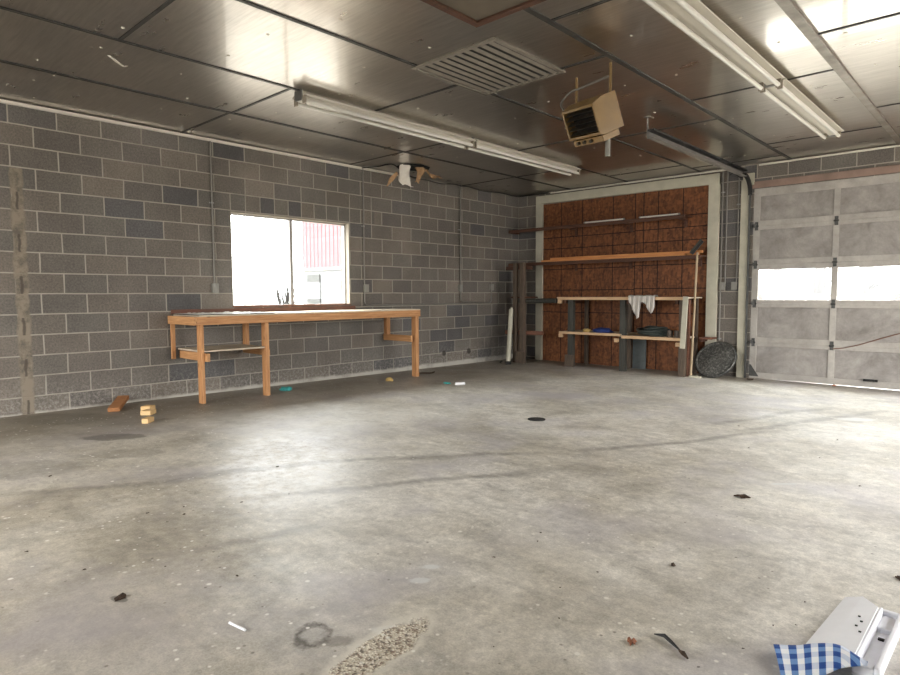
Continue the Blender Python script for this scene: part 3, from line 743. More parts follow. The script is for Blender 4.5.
for y,y2 in ((-6.63,-6.59),(-5.85,-5.80),(-3.40,-3.335)):
    z0=fz(FX,y); m=MB(); m.box((.572,y,z0),(FX,y2,TZ-.0925)); m.build('leg',M['pineZ'],wb,bevel=.004)
for y0,y1,zl,b0,b1,bx1,bh in ((-6.69,-6.645,.47,-6.5895,-6.5515,FX+.05,.088),(-5.78,-5.725,.56,-5.7995,-5.7815,FX-.02,.0),(-3.44,-3.37,.50,-3.478,-3.4405,FX-.02,.09)):
    m=MB(); m.box((.002 if y0>-6 else .04,y0,zl),(.068,y1,TZ-(.051 if y0>-6 else .093))); m.build('wall_stud',M['pineZ'],wb,bevel=.003)
    z1=.48 if bh==0 else zl+.005; hh=.07 if bh==0 else bh
    m=MB(); m.box((.03,b0,z1),(bx1,b1,z1+hh)); m.build('brace',M['pineX'],wb,bevel=.003)
m=MB(); m.box((.04,-6.61,.575),(.645,-5.84,.592)); m.build('lower_shelf',M['ply'],wb)
# paint chips on the bench
m=MB(); rnd=random.Random(3)
for k in range(40):
    x=rnd.uniform(.12,.55); y=rnd.choice([rnd.gauss(-6.32,.09),rnd.gauss(-5.95,.06),rnd.uniform(-6.55,-5.8)]); y=min(-5.8,max(-6.58,y)); q=rnd.uniform(.010,.03); a=rnd.uniform(0,PI)
    Mm=Matrix.Translation((x,y,TZ+.028))@Matrix.Rotation(a,4,'Z')@Matrix.Rotation(rnd.uniform(-.3,.3),4,'X')
    m.box((-q,-q*.6,-.002),(q,q*.6,.004),0,Mm)
o=recentre(m.build('paint_flakes',M['insul'])); tag(o,'white paint flakes strewn over the left end of the workbench','paint flakes',kind='stuff')

# ---------------------------------------------------------------- conduits and boxes
def elbow(pts,r=.06,n=6):
    out=[Vector(pts[0])]
    for a,b_,c in zip(pts,pts[1:],pts[2:]):
        a,b_,c=Vector(a),Vector(b_),Vector(c); d0=(a-b_).normalized(); d1=(c-b_).normalized()
        p0=b_+d0*r; p2=b_+d1*r
        for k in range(n+1):
            t=k/n; out.append(p0*(1-t)**2+b_*2*t*(1-t)+p2*t*t)
    out.append(Vector(pts[-1])); return out
def conduit(name,pts,boxes,label,rad=.0105,wall='L',straps=()):
    o=empty(name,pts[0],label,'conduit')
    m=MB(); m.tube(elbow(pts),rad,10); m.build('pipe',M['conduit'],o,smooth=True)
    for (a,z) in boxes:
        m=MB()
        if wall=='L': m.box((0.0005,a-.035,z-.055),(.045,a+.035,z+.055))
        else: m.box((a-.035,-.045,z-.055),(a+.035,-.0005,z+.055))
        bx_=m.build('switch_box',M['boxgrey'],o,bevel=.004)
        m=MB()
        if wall=='L': m.box((.0455,a-.038,z-.058),(.049,a+.038,z+.058)); m.box((.0492,a-.006,z-.014),(.058,a+.006,z+.014))
        else: m.box((a-.038,-.049,z-.058),(a+.038,-.0455,z+.058)); m.box((a-.006,-.058,z-.014),(a+.006,-.0492,z+.014))
        sub(m,'cover_plate',M['boxgrey'],bx_)
    for (a,z) in straps:
        m=MB()
        if wall=='L': m.box((.0005,a-.03,z-.008),(.004,a+.03,z+.008)); m.box((.0005,a-.014,z-.008),(.027,a+.014,z+.008))
        else: m.box((a-.03,-.004,z-.008),(a+.03,-.0005,z+.008)); m.box((a-.014,-.027,z-.008),(a+.014,-.0005,z+.008))
        m.build('pipe_strap',M['galv'],o)
    return o
cxp=.0175
conduit('conduit',[(cxp,-6.133,3.058),(cxp,-6.133,1.33)],[(-6.133,1.28)],'grey conduit dropping to a switch box left of the window',straps=[(-6.133,2.3)])
conduit('conduit',[(cxp,-3.822,3.058),(cxp,-3.822,2.0),(cxp,-3.822,1.04),(cxp,-.85,1.035),(cxp,-.85,1.27)],[(-3.80,1.29),(-.85,1.32)],'grey conduit right of the window that turns above the bench and rises near the corner',straps=[(-3.822,2.2),(-2.6,1.038)])
conduit('conduit',[(cxp+.022,-1.71,3.058),(cxp+.022,-1.71,2.0),(cxp+.022,-1.71,1.07),(cxp+.022,-1.35,1.058)],[(-1.71,1.30)],'grey conduit dropping to a box midway between window and corner',straps=[(-1.71,2.3)])
conduit('conduit',[(3.80,-.017,3.058),(3.80,-.017,.48)],[(3.835,1.30)],'grey conduit on the back wall nearest the white frame, running down below its box',wall='B',straps=[(3.80,2.7),(3.80,.5)])
conduit('conduit',[(4.03,-.017,3.058),(4.03,-.017,1.36)],[(4.005,1.30)],'grey conduit on the back wall, nearer the garage door, ending at its box',wall='B',straps=[(4.03,2.5)])
conduit('conduit',[(3.865,-.0175,3.058),(3.865,-.0175,1.36)],[],'pipe ending on the left box, right of the longer conduit on the back wall',wall='B')
m=MB()
cab=[(.045,-3.86,3.03),(.07,-3.80,3.045),(.22,-3.70,3.05),(.40,-3.70,3.052),(.48,-3.62,3.045),(.40,-3.30,2.96),(.16,-2.80,3.0),(.05,-2.5,3.03),(.03,-2.2,3.02),(.04,-1.9,3.045),(.085,-1.71,3.03),(.05,-1.5,3.048),(.03,-1.1,3.03),(.04,-.6,3.047),(.03,-.12,3.04),(.12,-.03,3.045),(.7,-.03,3.045)]
def smoothpath(p,n=6):
    p=[Vector(q) for q in p]; out=[]
    for i in range(len(p)-1):
        p0=p[max(i-1,0)];p1=p[i];p2=p[i+1];p3=p[min(i+2,len(p)-1)]
        for k in range(n):
            t=k/n; out.append(.5*((2*p1)+(p2-p0)*t+(2*p0-5*p1+4*p2-p3)*t*t+(3*p1-p0-3*p2+p3)*t**3))
    out.append(p[-1]); return out
m.tube(smoothpath(cab),.009,6); o=recentre(m.build('black_cable',M['black'],smooth=True)); tag(o,'black cable sagging along the top of the block wall into the corner','cable')

# ---------------------------------------------------------------- torn hole in the ceiling by the wall
h=empty('ceiling_tear',(.5,-3.35,H-.3),'torn hole in the foil ceiling with white and tan flaps hanging down','ceiling damage')
m=MB(); pts=[(.62,-3.55),(.75,-3.35),(.70,-3.12),(.52,-2.98),(.36,-3.10),(.30,-3.35),(.42,-3.52)]
m.prism(pts,H-.012,H-.003,2); m.build('dark_hole',M['dark'],h)
def flap(path,ws,mat,th=.008,name='torn_flap',side=(0.55,.83,0)):
    p=smoothpath(path,5); s_=Vector(side).normalized(); vs=[];n=len(p)
    wi=[ws[min(int(i*(len(ws)-1)/(n-1)),len(ws)-2)]*(1-((i*(len(ws)-1)/(n-1))%1))+ws[min(int(i*(len(ws)-1)/(n-1))+1,len(ws)-1)]*((i*(len(ws)-1)/(n-1))%1) for i in range(n)]
    for i,q in enumerate(p):
        for k in range(5): t=k/4-.5; vs.append(q+s_*wi[i]*t+Vector((0,0,.02*math.cos(t*5+i*.5))))
    fs=[(i*5+k,i*5+k+1,(i+1)*5+k+1,(i+1)*5+k) for i in range(n-1) for k in range(4)]
    m=MB(); m.add(vs,fs); o=m.build(name,mat,h,smooth=True); sd=o.modifiers.new('t','SOLIDIFY'); sd.thickness=th; return o
flap([(.60,-3.52,H-.01),(.58,-3.52,H-.10),(.52,-3.47,H-.20),(.50,-3.38,H-.28)],[.16,.15,.17,.10],M['insul'])
flap([(.52,-3.62,H-.13),(.46,-3.66,H-.22),(.42,-3.70,H-.30)],[.05,.06,.02],M['tornwood'])
flap([(.62,-3.25,H-.01),(.60,-3.22,H-.09),(.56,-3.22,H-.16),(.55,-3.24,H-.22)],[.16,.10,.07,.03],M['tornwood'],.012)
flap([(.58,-3.08,H-.02),(.58,-3.0,H-.08),(.56,-2.88,H-.10),(.55,-2.76,H-.08)],[.06,.08,.10,.04],M['tornwood'])
# small peeled sliver further left
m=MB(); m.bar((1.90,-7.86,H-.012),(1.80,-7.72,H-.035),.022,.004,0,(0,0,1)); m.bar((1.80,-7.72,H-.035),(1.765,-7.68,H-.01),.022,.004)
o=m.build('peeled_foil',M['insul']); recentre(o); tag(o,'small white sliver of foil peeled off the ceiling at the upper left','peeled foil')

# ---------------------------------------------------------------- fluorescent fixtures
def fixture(xc,y0,y1,label):
    o=empty('strip_light',(xc,(y0+y1)/2,H),label,'ceiling light','two-tube strip lights under the ceiling')
    # folded reflector: channel in the middle, wings sloping out and up
    poly=[(-.115,H-.048),(-.108,H-.040),(-.05,H-.014),(-.04,H-.001),(.04,H-.001),(.05,H-.014),(.108,H-.040),(.115,H-.048),(.112,H-.054),(.045,H-.052),(.028,H-.082),(-.028,H-.082),(-.045,H-.052),(-.112,H-.054)]
    m=MB(); m.prism([(xc+a,z) for a,z in poly],y0+.01,y1-.01,1); m.build('reflector',M['fixture'],o)
    for s_ in (-1,1):
        m=MB(); m.tube([(xc+s_*.068,y0+.03,H-.100),(xc+s_*.068,y1-.03,H-.100)],.0185,12); t_=m.build('fluorescent_tube',M['tube'],o,smooth=True)
        for ya,yb in ((y0+.012,y0+.03),(y1-.03,y1-.012)):
            m=MB(); m.box((xc+s_*.068-.02,ya,H-.122),(xc+s_*.068+.02,yb,H-.05)); m.build('lamp_holder',M['jamb'],o)
    for yy in (y0,y1-.0095):
        m=MB(); m.prism([(xc-.06,H-.001),(xc+.06,H-.001),(xc+.06,H-.06),(xc+.04,H-.095),(xc-.04,H-.095),(xc-.06,H-.06)],yy,yy+.0095,1); m.build('end_plate',M['galv'],o)
    return o
fixture(2.22,-6.37,-3.985,'strip light in the row nearer the window, the section nearer the camera')
fixture(2.22,-3.975,-1.60,'strip light in the row nearer the window, the section nearer the corner')
fixture(5.49,-6.20,-3.80,'strip light in the row nearer the garage door, the section cut by the top edge')
fixture(5.49,-3.79,-1.45,'strip light in the row nearer the garage door, the section over the door end')

# ---------------------------------------------------------------- ceiling grille
v=empty('ceiling_grille',(3.83,-5.58,H),'large square grey louvred air grille in the foil ceiling','air grille')
X0,X1,Y0,Y1=3.40,4.27,-6.06,-5.11; m=MB(); f=.035
m.box((X0,Y0,H-.018),(X1,Y0+f,H-.001)); m.box((X0,Y1-f,H-.018),(X1,Y1,H-.001)); m.box((X0,Y0+f,H-.018),(X0+f,Y1-f,H-.001)); m.box((X1-f,Y0+f,H-.018),(X1,Y1-f,H-.001)); m.build('grille_frame',M['vent'],v,bevel=.002)
m=MB(); m.box((X0+f,Y0+f,H-.004),(X1-f,Y1-f,H-.001)); m.build('backing',M['black'],v)
ns=10
for k in range(ns):
    x=X0+f+(k+.5)*(X1-X0-2*f)/ns
    m=MB(); m.bar((x,Y0+f,H-.011),(x,Y1-f,H-.011),.030,.003,0,(-.5,0,1)); m.build('slat',M['vent'],v)

# ---------------------------------------------------------------- attic hatch
hh=empty('attic_hatch',(4.75,-6.8,H),'attic hatch with a brown wooden frame at the top of the photo','hatch')
X0,X1,Y0,Y1=4.31,5.15,-7.35,-6.31; f=.05
m=MB(); m.box((X0+f,Y0+f,H-.012),(X1-f,Y1-f,H-.002)); m.build('hatch_panel',M['hatch'],hh)
for a,c in (((X0,Y0),(X0+f,Y1)),((X1-f,Y0),(X1,Y1)),((X0+f,Y0),(X1-f,Y0+f)),((X0+f,Y1-f),(X1-f,Y1))):
    m=MB(); m.box((a[0],a[1],H-.028),(c[0],c[1],H-.001)); m.build('frame_strip',M['hatchwood'],hh,bevel=.002)

# ---------------------------------------------------------------- unit heater
hc=Vector((4.44,-4.968,2.664)); W_,Hh,D_=.42,.25,.25
Mr=Matrix.Translation(hc)@Matrix.Rotation(-.376,4,'Z')@Matrix.Rotation(.086,4,'Y')@Matrix.Rotation(.425,4,'X')
ht=empty('unit_heater',hc,'tan sheet-metal unit heater hung tilted from the ceiling on rods','heater')
def part(mb,name,mat,parent=ht,**k): return mb.build(name,mat,parent,**k)
m=MB(); w2,h2,d2=W_/2,Hh/2,D_/2
# cabinet: hollow front, tapering a little to the rear
outer=[(-w2,-d2,-h2),(w2,-d2,-h2),(w2,-d2,h2),(-w2,-d2,h2)]
inner=[(-w2+.02,-d2,-h2+.02),(w2-.02,-d2,-h2+.02),(w2-.02,-d2,h2-.02),(-w2+.02,-d2,h2-.02)]
deep=[(a,-d2+.09,c) for a,_,c in inner]
mid_=[(-w2-.0,-d2+.05,-h2-.012),(w2,-d2+.05,-h2-.012),(w2,-d2+.10,h2+.03),(-w2,-d2+.10,h2+.03)]
back=[(-w2+.02,d2,-h2-.01),(w2,d2,-h2-.01),(w2,d2,h2+.03),(-w2+.02,d2,h2+.03)]
vs=[Mr@Vector(q) for q in outer+inner+deep+mid_+back]
fs=[]
for a,b_ in ((0,4),(4,8)):
    for k in range(4): fs.append((a+k,a+(k+1)%4,b_+(k+1)%4,b_+k))
fs.append((8,9,10,11))
for a,b_ in ((0,12),(12,16)):
    for k in range(4): fs.append((a+k,b_+k,b_+(k+1)%4,a+(k+1)%4))
fs.append((16,19,18,17)); m.add(vs,fs); part(m,'cabinet',M['heater'])
m=MB(); m.box((-w2+.022,-d2+.083,-h2+.022),(w2-.022,-d2+.089,h2-.022),0,Mr); part(m,'heating_coil',M['dark'])
for k in range(5):
    z=-h2+.045+k*.041; Ms=Mr@Matrix.Translation((0,-d2+.028,z))@Matrix.Rotation(.5,4,'X')
    m=MB(); m.box((-w2+.022,-.022,-.002),(w2-.022,.022,.002),0,Ms); part(m,'louvre',M['louvre'])
m=MB(); m.box((-w2+.035,-d2+.012,-h2-.062),(w2+.0,d2-.06,-h2-.0125),0,Mr); part(m,'base_tray',M['heater'],bevel=.004)
m=MB(); 
for q in (-.10,-.02,.07): m.tube([Mr@Vector((q,-d2+.012,-h2-.035)),Mr@Vector((q,-d2-.012,-h2-.035))],.014,10)
part(m,'control_knobs',M['louvre'],smooth=True)
# mounting: rods, cross pipe, flexible cord, drop pipe
m=MB(); m.box((4.622,-5.02,2.60),(4.640,-5.008,H)); 
part(m,'hanging_rod',M['heater'])
m=MB(); m.tube([(4.635,-5.0,2.61),(4.60,-4.995,2.60)],.012,8); part(m,'pivot_bolt',M['galv'],smooth=True)
m=MB(); m.box((4.235,-4.90,2.72),(4.250,-4.885,H)); part(m,'hanging_rod',M['heater'])
m=MB(); m.tube(smoothpath([(4.63,-5.01,2.96),(4.5,-4.98,2.955),(4.30,-4.92,2.955),(4.2,-4.94,2.93),(4.13,-4.96,2.85),(4.16,-4.97,2.79)]),.009,8); part(m,'flexible_cord',M['conduit'],smooth=True)
m=MB(); m.tube([(4.585,-4.96,2.50),(4.585,-4.96,2.33)],.021,10); part(m,'drop_pipe',M['boxgrey'],smooth=True)
m=MB(); m.box((4.555,-5.0,2.48),(4.615,-4.93,2.55)); part(m,'junction_box',M['heater'],bevel=.003)

# ---------------------------------------------------------------- floor litter
def offcut(c,L,W2,Hh_,rz,mat,lab):
    m=MB(); m.box((-L/2,-W2/2,0),(L/2,W2/2,Hh_)); o=m.build('wood_offcut',mat,bevel=.003); o.location=c; o.rotation_euler=(0,0,rz); tag(o,lab,'wood offcut'); return o
z_=lambda x,y:fz(x,y)
m=MB(); m.bar((.49,-7.47,z_(.49,-7.47)+.026),(.05,-7.22,z_(.05,-7.2)+.075),.11,.04); o=recentre(m.build('wood_offcut',[M['blockbrown']],bevel=.003)); tag(o,'longer brown offcut of board tilted against the foot of the block wall','wood offcut')
offcut((1.25,-7.43,z_(1.25,-7.43)+.001),.06,.11,.045,math.radians(40-0),M['block'],'pale offcut block lying nearest the camera of the three before the bench')
offcut((.845,-7.27,z_(.85,-7.27)+.001),.10,.12,.042,math.radians(42),M['block'],'pale offcut block lying in the middle of the three before the bench')
offcut((.63,-7.19,z_(.63,-7.19)+.001),.10,.10,.05,math.radians(38),M['block'],'pale offcut block nearest the wall of the three before the bench')
lump('work_glove',(.42,-5.44,z_(.4,-5.45)),.085,.06,.03,M['teal'],9,'teal rubber glove on the floor below the right end of the white-topped bench part','glove',rough=.5)
lump('plastic_scrap',(1.47,-3.60,z_(1.47,-3.6)),.06,.035,.014,M['teal'],4,'small teal plastic scrap on the floor right of the last bench leg','scrap')
m=MB(); m.tube([(1.66,-3.64,z_(1.7,-3.6)+.02),(1.72,-3.52,z_(1.7,-3.5)+.02)],.019,12); o=recentre(m.build('plastic_tube',M['white'],smooth=True)); tag(o,'short white plastic tube on the floor right of the teal scrap','tube')
lump('wood_chip',(.72,-3.98,z_(.7,-4.)),.06,.035,.035,M['tan'],8,'tan wood chip on the floor left of the last bench leg','wood chip')
m=MB(); m.tube(smoothpath([(.55,-3.30,z_(.5,-3.3)+.014),(.50,-3.15,z_(.5,-3.1)+.02),(.56,-3.0,z_(.5,-3)+.012),(.50,-2.85,z_(.5,-2.9)+.012)]),.011,8); o=recentre(m.build('cable_scrap',M['leaf'],smooth=True)); tag(o,'dark cable scrap on the floor beside the last bench leg','cable scrap')
# floor drain cap
m=MB(); zz=z_(3.77,-4.79); m.tube([(3.77,-4.79,zz-.002),(3.77,-4.79,zz+.006)],.085,24); m.tube([(3.77,-4.79,zz+.006),(3.77,-4.79,zz+.010)],.055,20); o=recentre(m.build('drain_cap',M['black'],smooth=True)); tag(o,'black round drain cap in the middle of the concrete floor','drain cap')
# butt
a=(5.118,-8.640); b_=(5.205,-8.626); m=MB(); m.tube([(a[0],a[1],z_(*a)+.006),(b_[0],b_[1],z_(*b_)+.006)],.0048,10)
o=recentre(m.build('paper_stub',M['white'],smooth=True)); tag(o,'thin white paper stub lying on the concrete at the lower left','paper stub')
# larger leaves
def leaf(c,r,lab,mat='leaf',seed=0,grp=None,cat='dead leaf',name='dead_leaf'):
    rnd=random.Random(seed); n=11; vs=[(0,0,r*.35)]
    a0=rnd.uniform(0,6)
    for k in range(n):
        q=2*PI*k/n+a0; rr_=r*(.55+.45*rnd.random())*(1.0 if k%2 else .7); vs.append((rr_*math.cos(q)*1.25,rr_*math.sin(q)*.8,r*rnd.uniform(0.02,.45)))
    fs=[(0,1+k,1+(k+1)%n) for k in range(n)]
    m=MB(); m.add(vs,fs); 
    vs2=[(0,0,r*.35-.25*r)]+[(x,y,max(z-.2*r,0.)) for x,y,z in vs[1:]]
    m.add(vs2,[f_[::-1] for f_ in fs]); m.add([vs[1+k] for k in range(n)]+[vs2[1+k] for k in range(n)],[(k,(k+1)%n,n+(k+1)%n,n+k) for k in range(n)])
    o=m.build(name,M[mat]); o.location=(c[0],c[1],z_(*c)); o.rotation_euler=(0,0,rnd.uniform(0,6)); tag(o,lab,cat,grp); return o
leaf((6.228,-7.755),.026,'curled reddish brown leaf on the floor left of the dark twig at the lower right','leaf2',1)
leaf((6.08,-7.06),.02,'dark crumpled leaf on bare floor, directly left of the white and gingham carton','leaf',2)
leaf((5.99,-5.87),.042,'dark crumpled leaf further back on the floor towards the garage door','leaf',3)
leaf((5.35,-.10),.05,'rusty leaf lying against the bottom of the garage door','leaf2',4)
leaf((4.33,-.22),.05,'dark leaf crumpled at the left foot of the garage door','leaf',5)
leaf((6.835,-6.53),.026,'dark leaf behind the white carton at the right edge','leaf',6)
leaf((4.63,-8.84),.03,'thin dark bark chip on its stain at the far lower left','leaf',7)
tw=empty('dark_twig',(6.32,-7.65,z_(6.32,-7.65)),'dark twig with a lump of dirt on the floor at the lower right','twig')
m=MB(); m.tube([(6.265,-7.66,z_(6.3,-7.6)+.006),(6.30,-7.655,z_(6.3,-7.6)+.012),(6.335,-7.675,z_(6.3,-7.6)+.009),(6.385,-7.705,z_(6.3,-7.6)+.005)],.006,8,rr=[.002,.007,.006,.002]); m.build('stem',M['black'],tw,smooth=True)
m=MB(); m.tube([(6.37,-7.70,z_(6.3,-7.6)+.006),(6.39,-7.715,z_(6.3,-7.6)+.012),(6.41,-7.725,z_(6.3,-7.6)+.006)],.01,8,rr=[.003,.008,.003]); m.build('dirt_lump',M['leaf'],tw,smooth=True)
D=[(5.44,-7.15),(5.49,-7.25),(5.45,-7.54),(5.87,-7.35),(5.83,-7.58),(5.96,-7.79),(5.9,-8.1),(6.45,-7.74),(3.93,-7.95),(3.43,-7.41),(4.0,-7.68),(3.77,-8.21),(3.94,-8.37),(3.89,-8.26),(3.73,-8.39),(4.47,-8.6),(4.78,-8.43),(4.25,-8.85),(3.85,-8.97),(2.56,-8.55),(6.08,-3.75),(6.11,-4.51),(6.46,-5.12),(5.29,-3.74),(5.63,-4.56),(6.55,-7.3),(6.61,-7.24),(6.52,-7.53),(6.59,-7.03)]
rnd=random.Random(11)
for i,(x,y) in enumerate(D):
    dist=math.hypot(x-7.16,y+9.66)
    leaf((x,y),(.0035*dist)*rnd.uniform(.6,1.15)*.8,'tiny dark crumb of leaf litter lying alone on the bare concrete floor','leaf',20+i,'leaf crumbs scattered over the floor','leaf crumb','leaf_crumb')

# ---------------------------------------------------------------- torn white carton with gingham flap
cz=z_(6.8,-7.2)
ct=empty('torn_carton',(6.78,-7.2,cz),'torn white carton with a blue and white gingham flap lying at the lower right','carton')
def V(*q): return Vector((q[0],q[1],q[2]+cz))
m=MB()
# folded side panel: outer strip and inner strip meeting at a soft crease
P1=V(6.67,-7.381,.012);P2=V(6.701,-6.908,.012);P3=V(6.761,-6.925,.042);P4=V(6.825,-7.032,.064);P5=V(6.820,-7.44,.064);C=V(6.735,-7.42,.04)
m.sheet([P1,C,P3,P2],.004); m.sheet([C,P5,P4,P3],.004); m.build('side_panel',M['card'],ct)
# shallow tray: floor + raised rims
ax=Vector((-.03,-.40,0)).normalized(); pr=Vector((ax.y*-1,ax.x,0))*-1
o0=V(6.838,-7.015,0)
def Q(l,w_,z): 
    q=Vector((6.838,-6.99,cz))+Vector((-.022,-1,0)).normalized()*l+Vector((1,-.022,0)).normalized()*w_; q.z+=z; return q
LT=.46; WT=.062
m=MB()
def boxq(l0,l1,w0,w1,z0,z1):
    vs=[Q(l,w_,z) for z in (z0,z1) for l,w_ in ((l0,w0),(l1,w0),(l1,w1),(l0,w1))]
    m.add(vs,[(0,3,2,1),(4,5,6,7),(0,1,5,4),(1,2,6,5),(2,3,7,6),(3,0,4,7)])
boxq(0,LT,-.012,WT,0,.010); boxq(0,LT,WT-.016,WT,.010,.050); boxq(0,.02,-.012,WT-.016,.010,.046); boxq(LT-.03,LT,-.012,WT-.016,.010,.044); boxq(.02,LT-.03,-.012,.0,.010,.058)
boxq(.02,.13,.0,.046,.010,.030)
m.build('foam_tray',M['foam'],ct,bevel=.006)
m=MB(); 
vs=[Q(.175,.012,.0115),Q(.19,.012,.0115),Q(.19,.03,.0115),Q(.175,.03,.0115)]; m.add(vs+[q+Vector((0,0,.004)) for q in vs],[(0,3,2,1),(4,5,6,7),(0,1,5,4),(1,2,6,5),(2,3,7,6),(3,0,4,7)])
m.build('black_clip',M['black'],ct)
m=MB()
for t,u in ((.35,.55),(.42,.35),(.52,.45),(.60,.2)):
    q=P4.lerp(P5,t).lerp(P3.lerp(C,t),u)+Vector((0,0,.002)); m.box((q.x-.004,q.y-.003,q.z-.001),(q.x+.004,q.y+.003,q.z+.0025))
m.build('dirt_specks',M['black'],ct)
# gingham flap: curved printed card
A=[V(6.601,-7.487,.030),V(6.66,-7.45,.034),V(6.715,-7.412,.046),V(6.776,-7.398,.056),V(6.858,-7.475,.068)]
B_=[V(6.672,-7.60,.004),V(6.700,-7.575,.006),V(6.742,-7.545,.024),V(6.788,-7.505,.050),V(6.862,-7.480,.070)]
B_=[V(6.675,-7.66,.002),V(6.71,-7.62,.006),V(6.752,-7.565,.020),V(6.80,-7.515,.046),V(6.862,-7.482,.066)]
n1=24;n2=10
def cr(pts,t):
    f_=t*(len(pts)-1); i=min(int(f_),len(pts)-2); t=f_-i
    p0=pts[max(i-1,0)];p1=pts[i];p2=pts[i+1];p3=pts[min(i+2,len(pts)-1)]
    return .5*((2*p1)+(p2-p0)*t+(2*p0-5*p1+4*p2-p3)*t*t+(3*p1-p0-3*p2+p3)*t**3)
vs=[];uvs=[]
for i in range(n1+1):
    a_,b2=cr(A,i/n1),cr(B_,i/n1)
    for j in range(n2+1):
        t=j/n2; vs.append(a_.lerp(b2,t)+Vector((0,0,.008*math.sin(PI*t)))); uvs.append((i/n1*6.0,t*(b2-a_).length/.052))
me=bpy.data.meshes.new('gingham_flap'); me.from_pydata([tuple(q) for q in vs],[],[(i*(n2+1)+j,(i+1)*(n2+1)+j,(i+1)*(n2+1)+j+1,i*(n2+1)+j+1) for i in range(n1) for j in range(n2)])
uvl=me.uv_layers.new(name='UVMap')
for lp in me.loops: uvl.data[lp.index].uv=uvs[lp.vertex_index]
me.materials.append(M['gingham'])
for q in me.polygons: q.use_smooth=True
go=bpy.data.objects.new('gingham_flap',me); COL.objects.link(go); go.parent=ct; go.location=-ct.location; go['label']='blue and white checked flap'
sd=go.modifiers.new('t','SOLIDIFY'); sd.thickness=.003; sd.offset=-1

# ================================================================== OUTSIDE
mb=MB(); mb.box((-40,-45,-.32),(50,45,-.12)); tag(mb.build('ground',M['gravel']),kind='structure')
mb=MB(); mb.box((1.5,.25,-.1199),(XR+2,11,-.09)); tag(mb.build('bounce_slab',M['bounce']),kind='structure')  # pale slab added unseen outside, to brighten the door's reflection in the ceiling
# red and white metal shed beyond the window
sh=empty('metal_shed',(-11,6,-.12),'faded red metal shed with white lower siding seen through the window','building')
m=MB(); m.box((-13.0,3.85,2.18),(-9.0,9.5,4.4)); 
for k in range(17): m.box((-13.0+.24*k,3.838,2.2),(-12.98+.24*k,3.849,4.4))
m.build('upper_siding',M['siding'],sh)
m=MB(); m.box((-13.0,3.85,-.12),(-9.0,9.5,2.1)); m.build('lower_siding',M['sidingw'],sh)
m=MB(); m.box((-13.05,3.8,2.1001),(-8.95,9.5,2.1799)); m.build('belt_rail',M['frame_white'],sh)
m=MB(); m.prism([(-13.3,4.4),(-8.7,4.4),(-11.,5.4)],3.6,9.8,1); m.build('roof',M['sidingw'],sh)
m=MB(); m.box((-12.7,3.80,-.12),(-11.9,3.849,1.95)); m.build('door_leaf',M['galvdark'],sh)
def bush(c,r,h,seed,lab,mat='bark'):
    rnd=random.Random(seed); o=empty('bare_bush',c,lab,'bush')
    m=MB()
    for k in range(60):
        a=rnd.uniform(0,2*PI); q=rnd.uniform(.2,1)*r; t=(c[0]+q*math.cos(a),c[1]+q*math.sin(a),c[2]+h*rnd.uniform(.4,1))
        m.tube([c,((c[0]+t[0])/2+rnd.uniform(-.1,.1),(c[1]+t[1])/2,c[2]+(t[2]-c[2])*.6),t],.02,4,rr=[.03,.02,.006])
    m.build('branches',M[mat],o)
bush((-9.0,.50,-.12),.45,1.9,1,'brown bare bush seen through the left pane of the window')
bush((-12.0,-.9,-.12),1.2,2.0,2,'wide pale bare bush far beyond the left pane of the window','grass')
def tree(c,h,seed,lab):
    rnd=random.Random(seed); o=empty('bare_tree',c,lab,'tree'); 
    m=MB(); m.tube([c,(c[0]+.1,c[1],c[2]+h*.5),(c[0]-.05,c[1]+.1,c[2]+h)],.1,8,rr=[.24,.2,.05]); m.build('trunk',M['bark'],o,smooth=True)
    m=MB()
    for k in range(40):
        z=c[2]+h*rnd.uniform(.2,.95); a=rnd.uniform(0,2*PI); L=rnd.uniform(.5,1.6); s0=(c[0],c[1],z); e=(c[0]+L*math.cos(a),c[1]+L*math.sin(a),z+L*.8)
        m.tube([s0,((s0[0]+e[0])/2,(s0[1]+e[1])/2,z+L*.3),e],.02,4,rr=[.03,.02,.006])
    m.build('branches',M['bark'],o)
names=['in the middle of the left door window','near the right end of the left door window','in the right door window']
for i,(x,y,hh_) in enumerate(((.3,15.5,6),(1.25,18,7),(3.1,16,6.5))):
    tree((x,y,-.12),hh_,i+30,'faint bare tree trunk outside, seen '+names[i])
m=MB()
for k in range(60): m.box((-6+.32*k,13,-.12),(-6+.32*k+.27,13.03,1.16))
m.box((-6,13.03,.2),(13,13.07,.28)); m.box((-6,13.03,.65),(13,13.07,.73))
o=m.build('board_fence',M['fencew']); tag(o,'low grey board fence outside beyond the garage door windows','fence')
m=MB(); m.add([(-20,12,-.12),(25,12,-.12),(25,30,1.1),(-20,30,1.1),(-20,30,-.3),(25,30,-.3)],[(0,1,2,3),(3,2,5,4)]); tag(m.build('straw_bank',M['grass']),kind='structure')

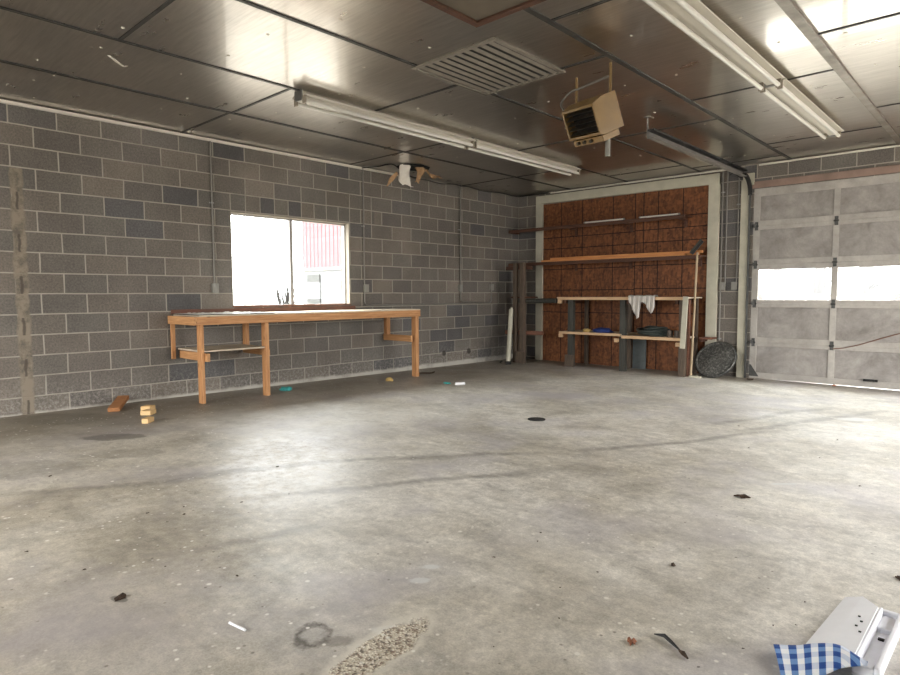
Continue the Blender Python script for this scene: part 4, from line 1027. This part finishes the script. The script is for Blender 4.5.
# ================================================================== LIGHT
wd=bpy.data.worlds.new('overcast_sky'); SC.world=wd; wd.use_nodes=True
wt=wd.node_tree; bg=wt.nodes['Background']; bg.inputs[1].default_value=1.0
tc=wt.nodes.new('ShaderNodeTexCoord'); sx=wt.nodes.new('ShaderNodeSeparateXYZ'); rp=wt.nodes.new('ShaderNodeMapRange'); mxw=wt.nodes.new('ShaderNodeVectorMath'); mxw.operation='SCALE'; mxw.inputs[0].default_value=(1.0,.995,.985)
wt.links.new(tc.outputs['Generated'],sx.inputs[0]); wt.links.new(sx.outputs[2],rp.inputs[0]); rp.inputs[1].default_value=0; rp.inputs[2].default_value=.7; rp.inputs[3].default_value=8.6; rp.inputs[4].default_value=28.5
wt.links.new(rp.outputs[0],mxw.inputs['Scale']); wt.links.new(mxw.outputs[0],bg.inputs[0])
wd.cycles.sampling_method='AUTOMATIC' if hasattr(wd,'cycles') else None
def portal(loc,rot,sx,sy):
    l=bpy.data.lights.new('daylight_portal','AREA'); l.shape='RECTANGLE'; l.size=sx; l.size_y=sy; l.cycles.is_portal=True
    o=bpy.data.objects.new('daylight_portal',l); COL.objects.link(o); o.location=loc; o.rotation_euler=rot; return o
portal((-.19,(WY0+WY1)/2,(WZ0+WZ1)/2),(0,-PI/2,0),WZ1-WZ0,WY1-WY0)          # faces +X
for (a,b_,z0,z1) in RB: portal((XR+.1,(a+b_)/2,1.3),(0,PI/2,0),2.9,b_-a)      # faces -X
for (a,b_,z0,z1) in RR: portal(((a+b_)/2,YR-.1,1.3),(PI/2,0,0),b_-a,2.9)      # faces +Y
portal(((DX0+DX1)/2,.1,1.31),(-PI/2,0,0),DX1-DX0,.5)                          # faces -Y

# ================================================================== CAMERA
yaw,pit,rol=-.7479,-.0702,-.0047
F=Vector((math.sin(yaw)*math.cos(pit),math.cos(yaw)*math.cos(pit),math.sin(pit)))
Rv=F.cross(Vector((0,0,1))).normalized(); U=Rv.cross(F)
R2=Rv*math.cos(rol)+U*math.sin(rol); U2=-Rv*math.sin(rol)+U*math.cos(rol)
cam=bpy.data.cameras.new('camera'); co=bpy.data.objects.new('camera',cam); COL.objects.link(co)
mw=Matrix((R2,U2,-F)).transposed().to_4x4(); mw.translation=(7.1572,-9.6645,1.1959); co.matrix_world=mw
cam.sensor_width=36; cam.lens=36*615.7/900; cam.clip_start=.05; SC.camera=co
for o in bpy.data.objects:
    if '_w' in o.keys(): del o['_w']
vs_=SC.view_settings; vs_.view_transform='Standard'; vs_.look='None'; vs_.gamma=1; vs_.use_curve_mapping=False; vs_.exposure=0.0
SC.cycles.max_bounces=10; SC.cycles.diffuse_bounces=6; SC.cycles.glossy_bounces=5; SC.cycles.transparent_max_bounces=12
SC.cycles.sample_clamp_indirect=8
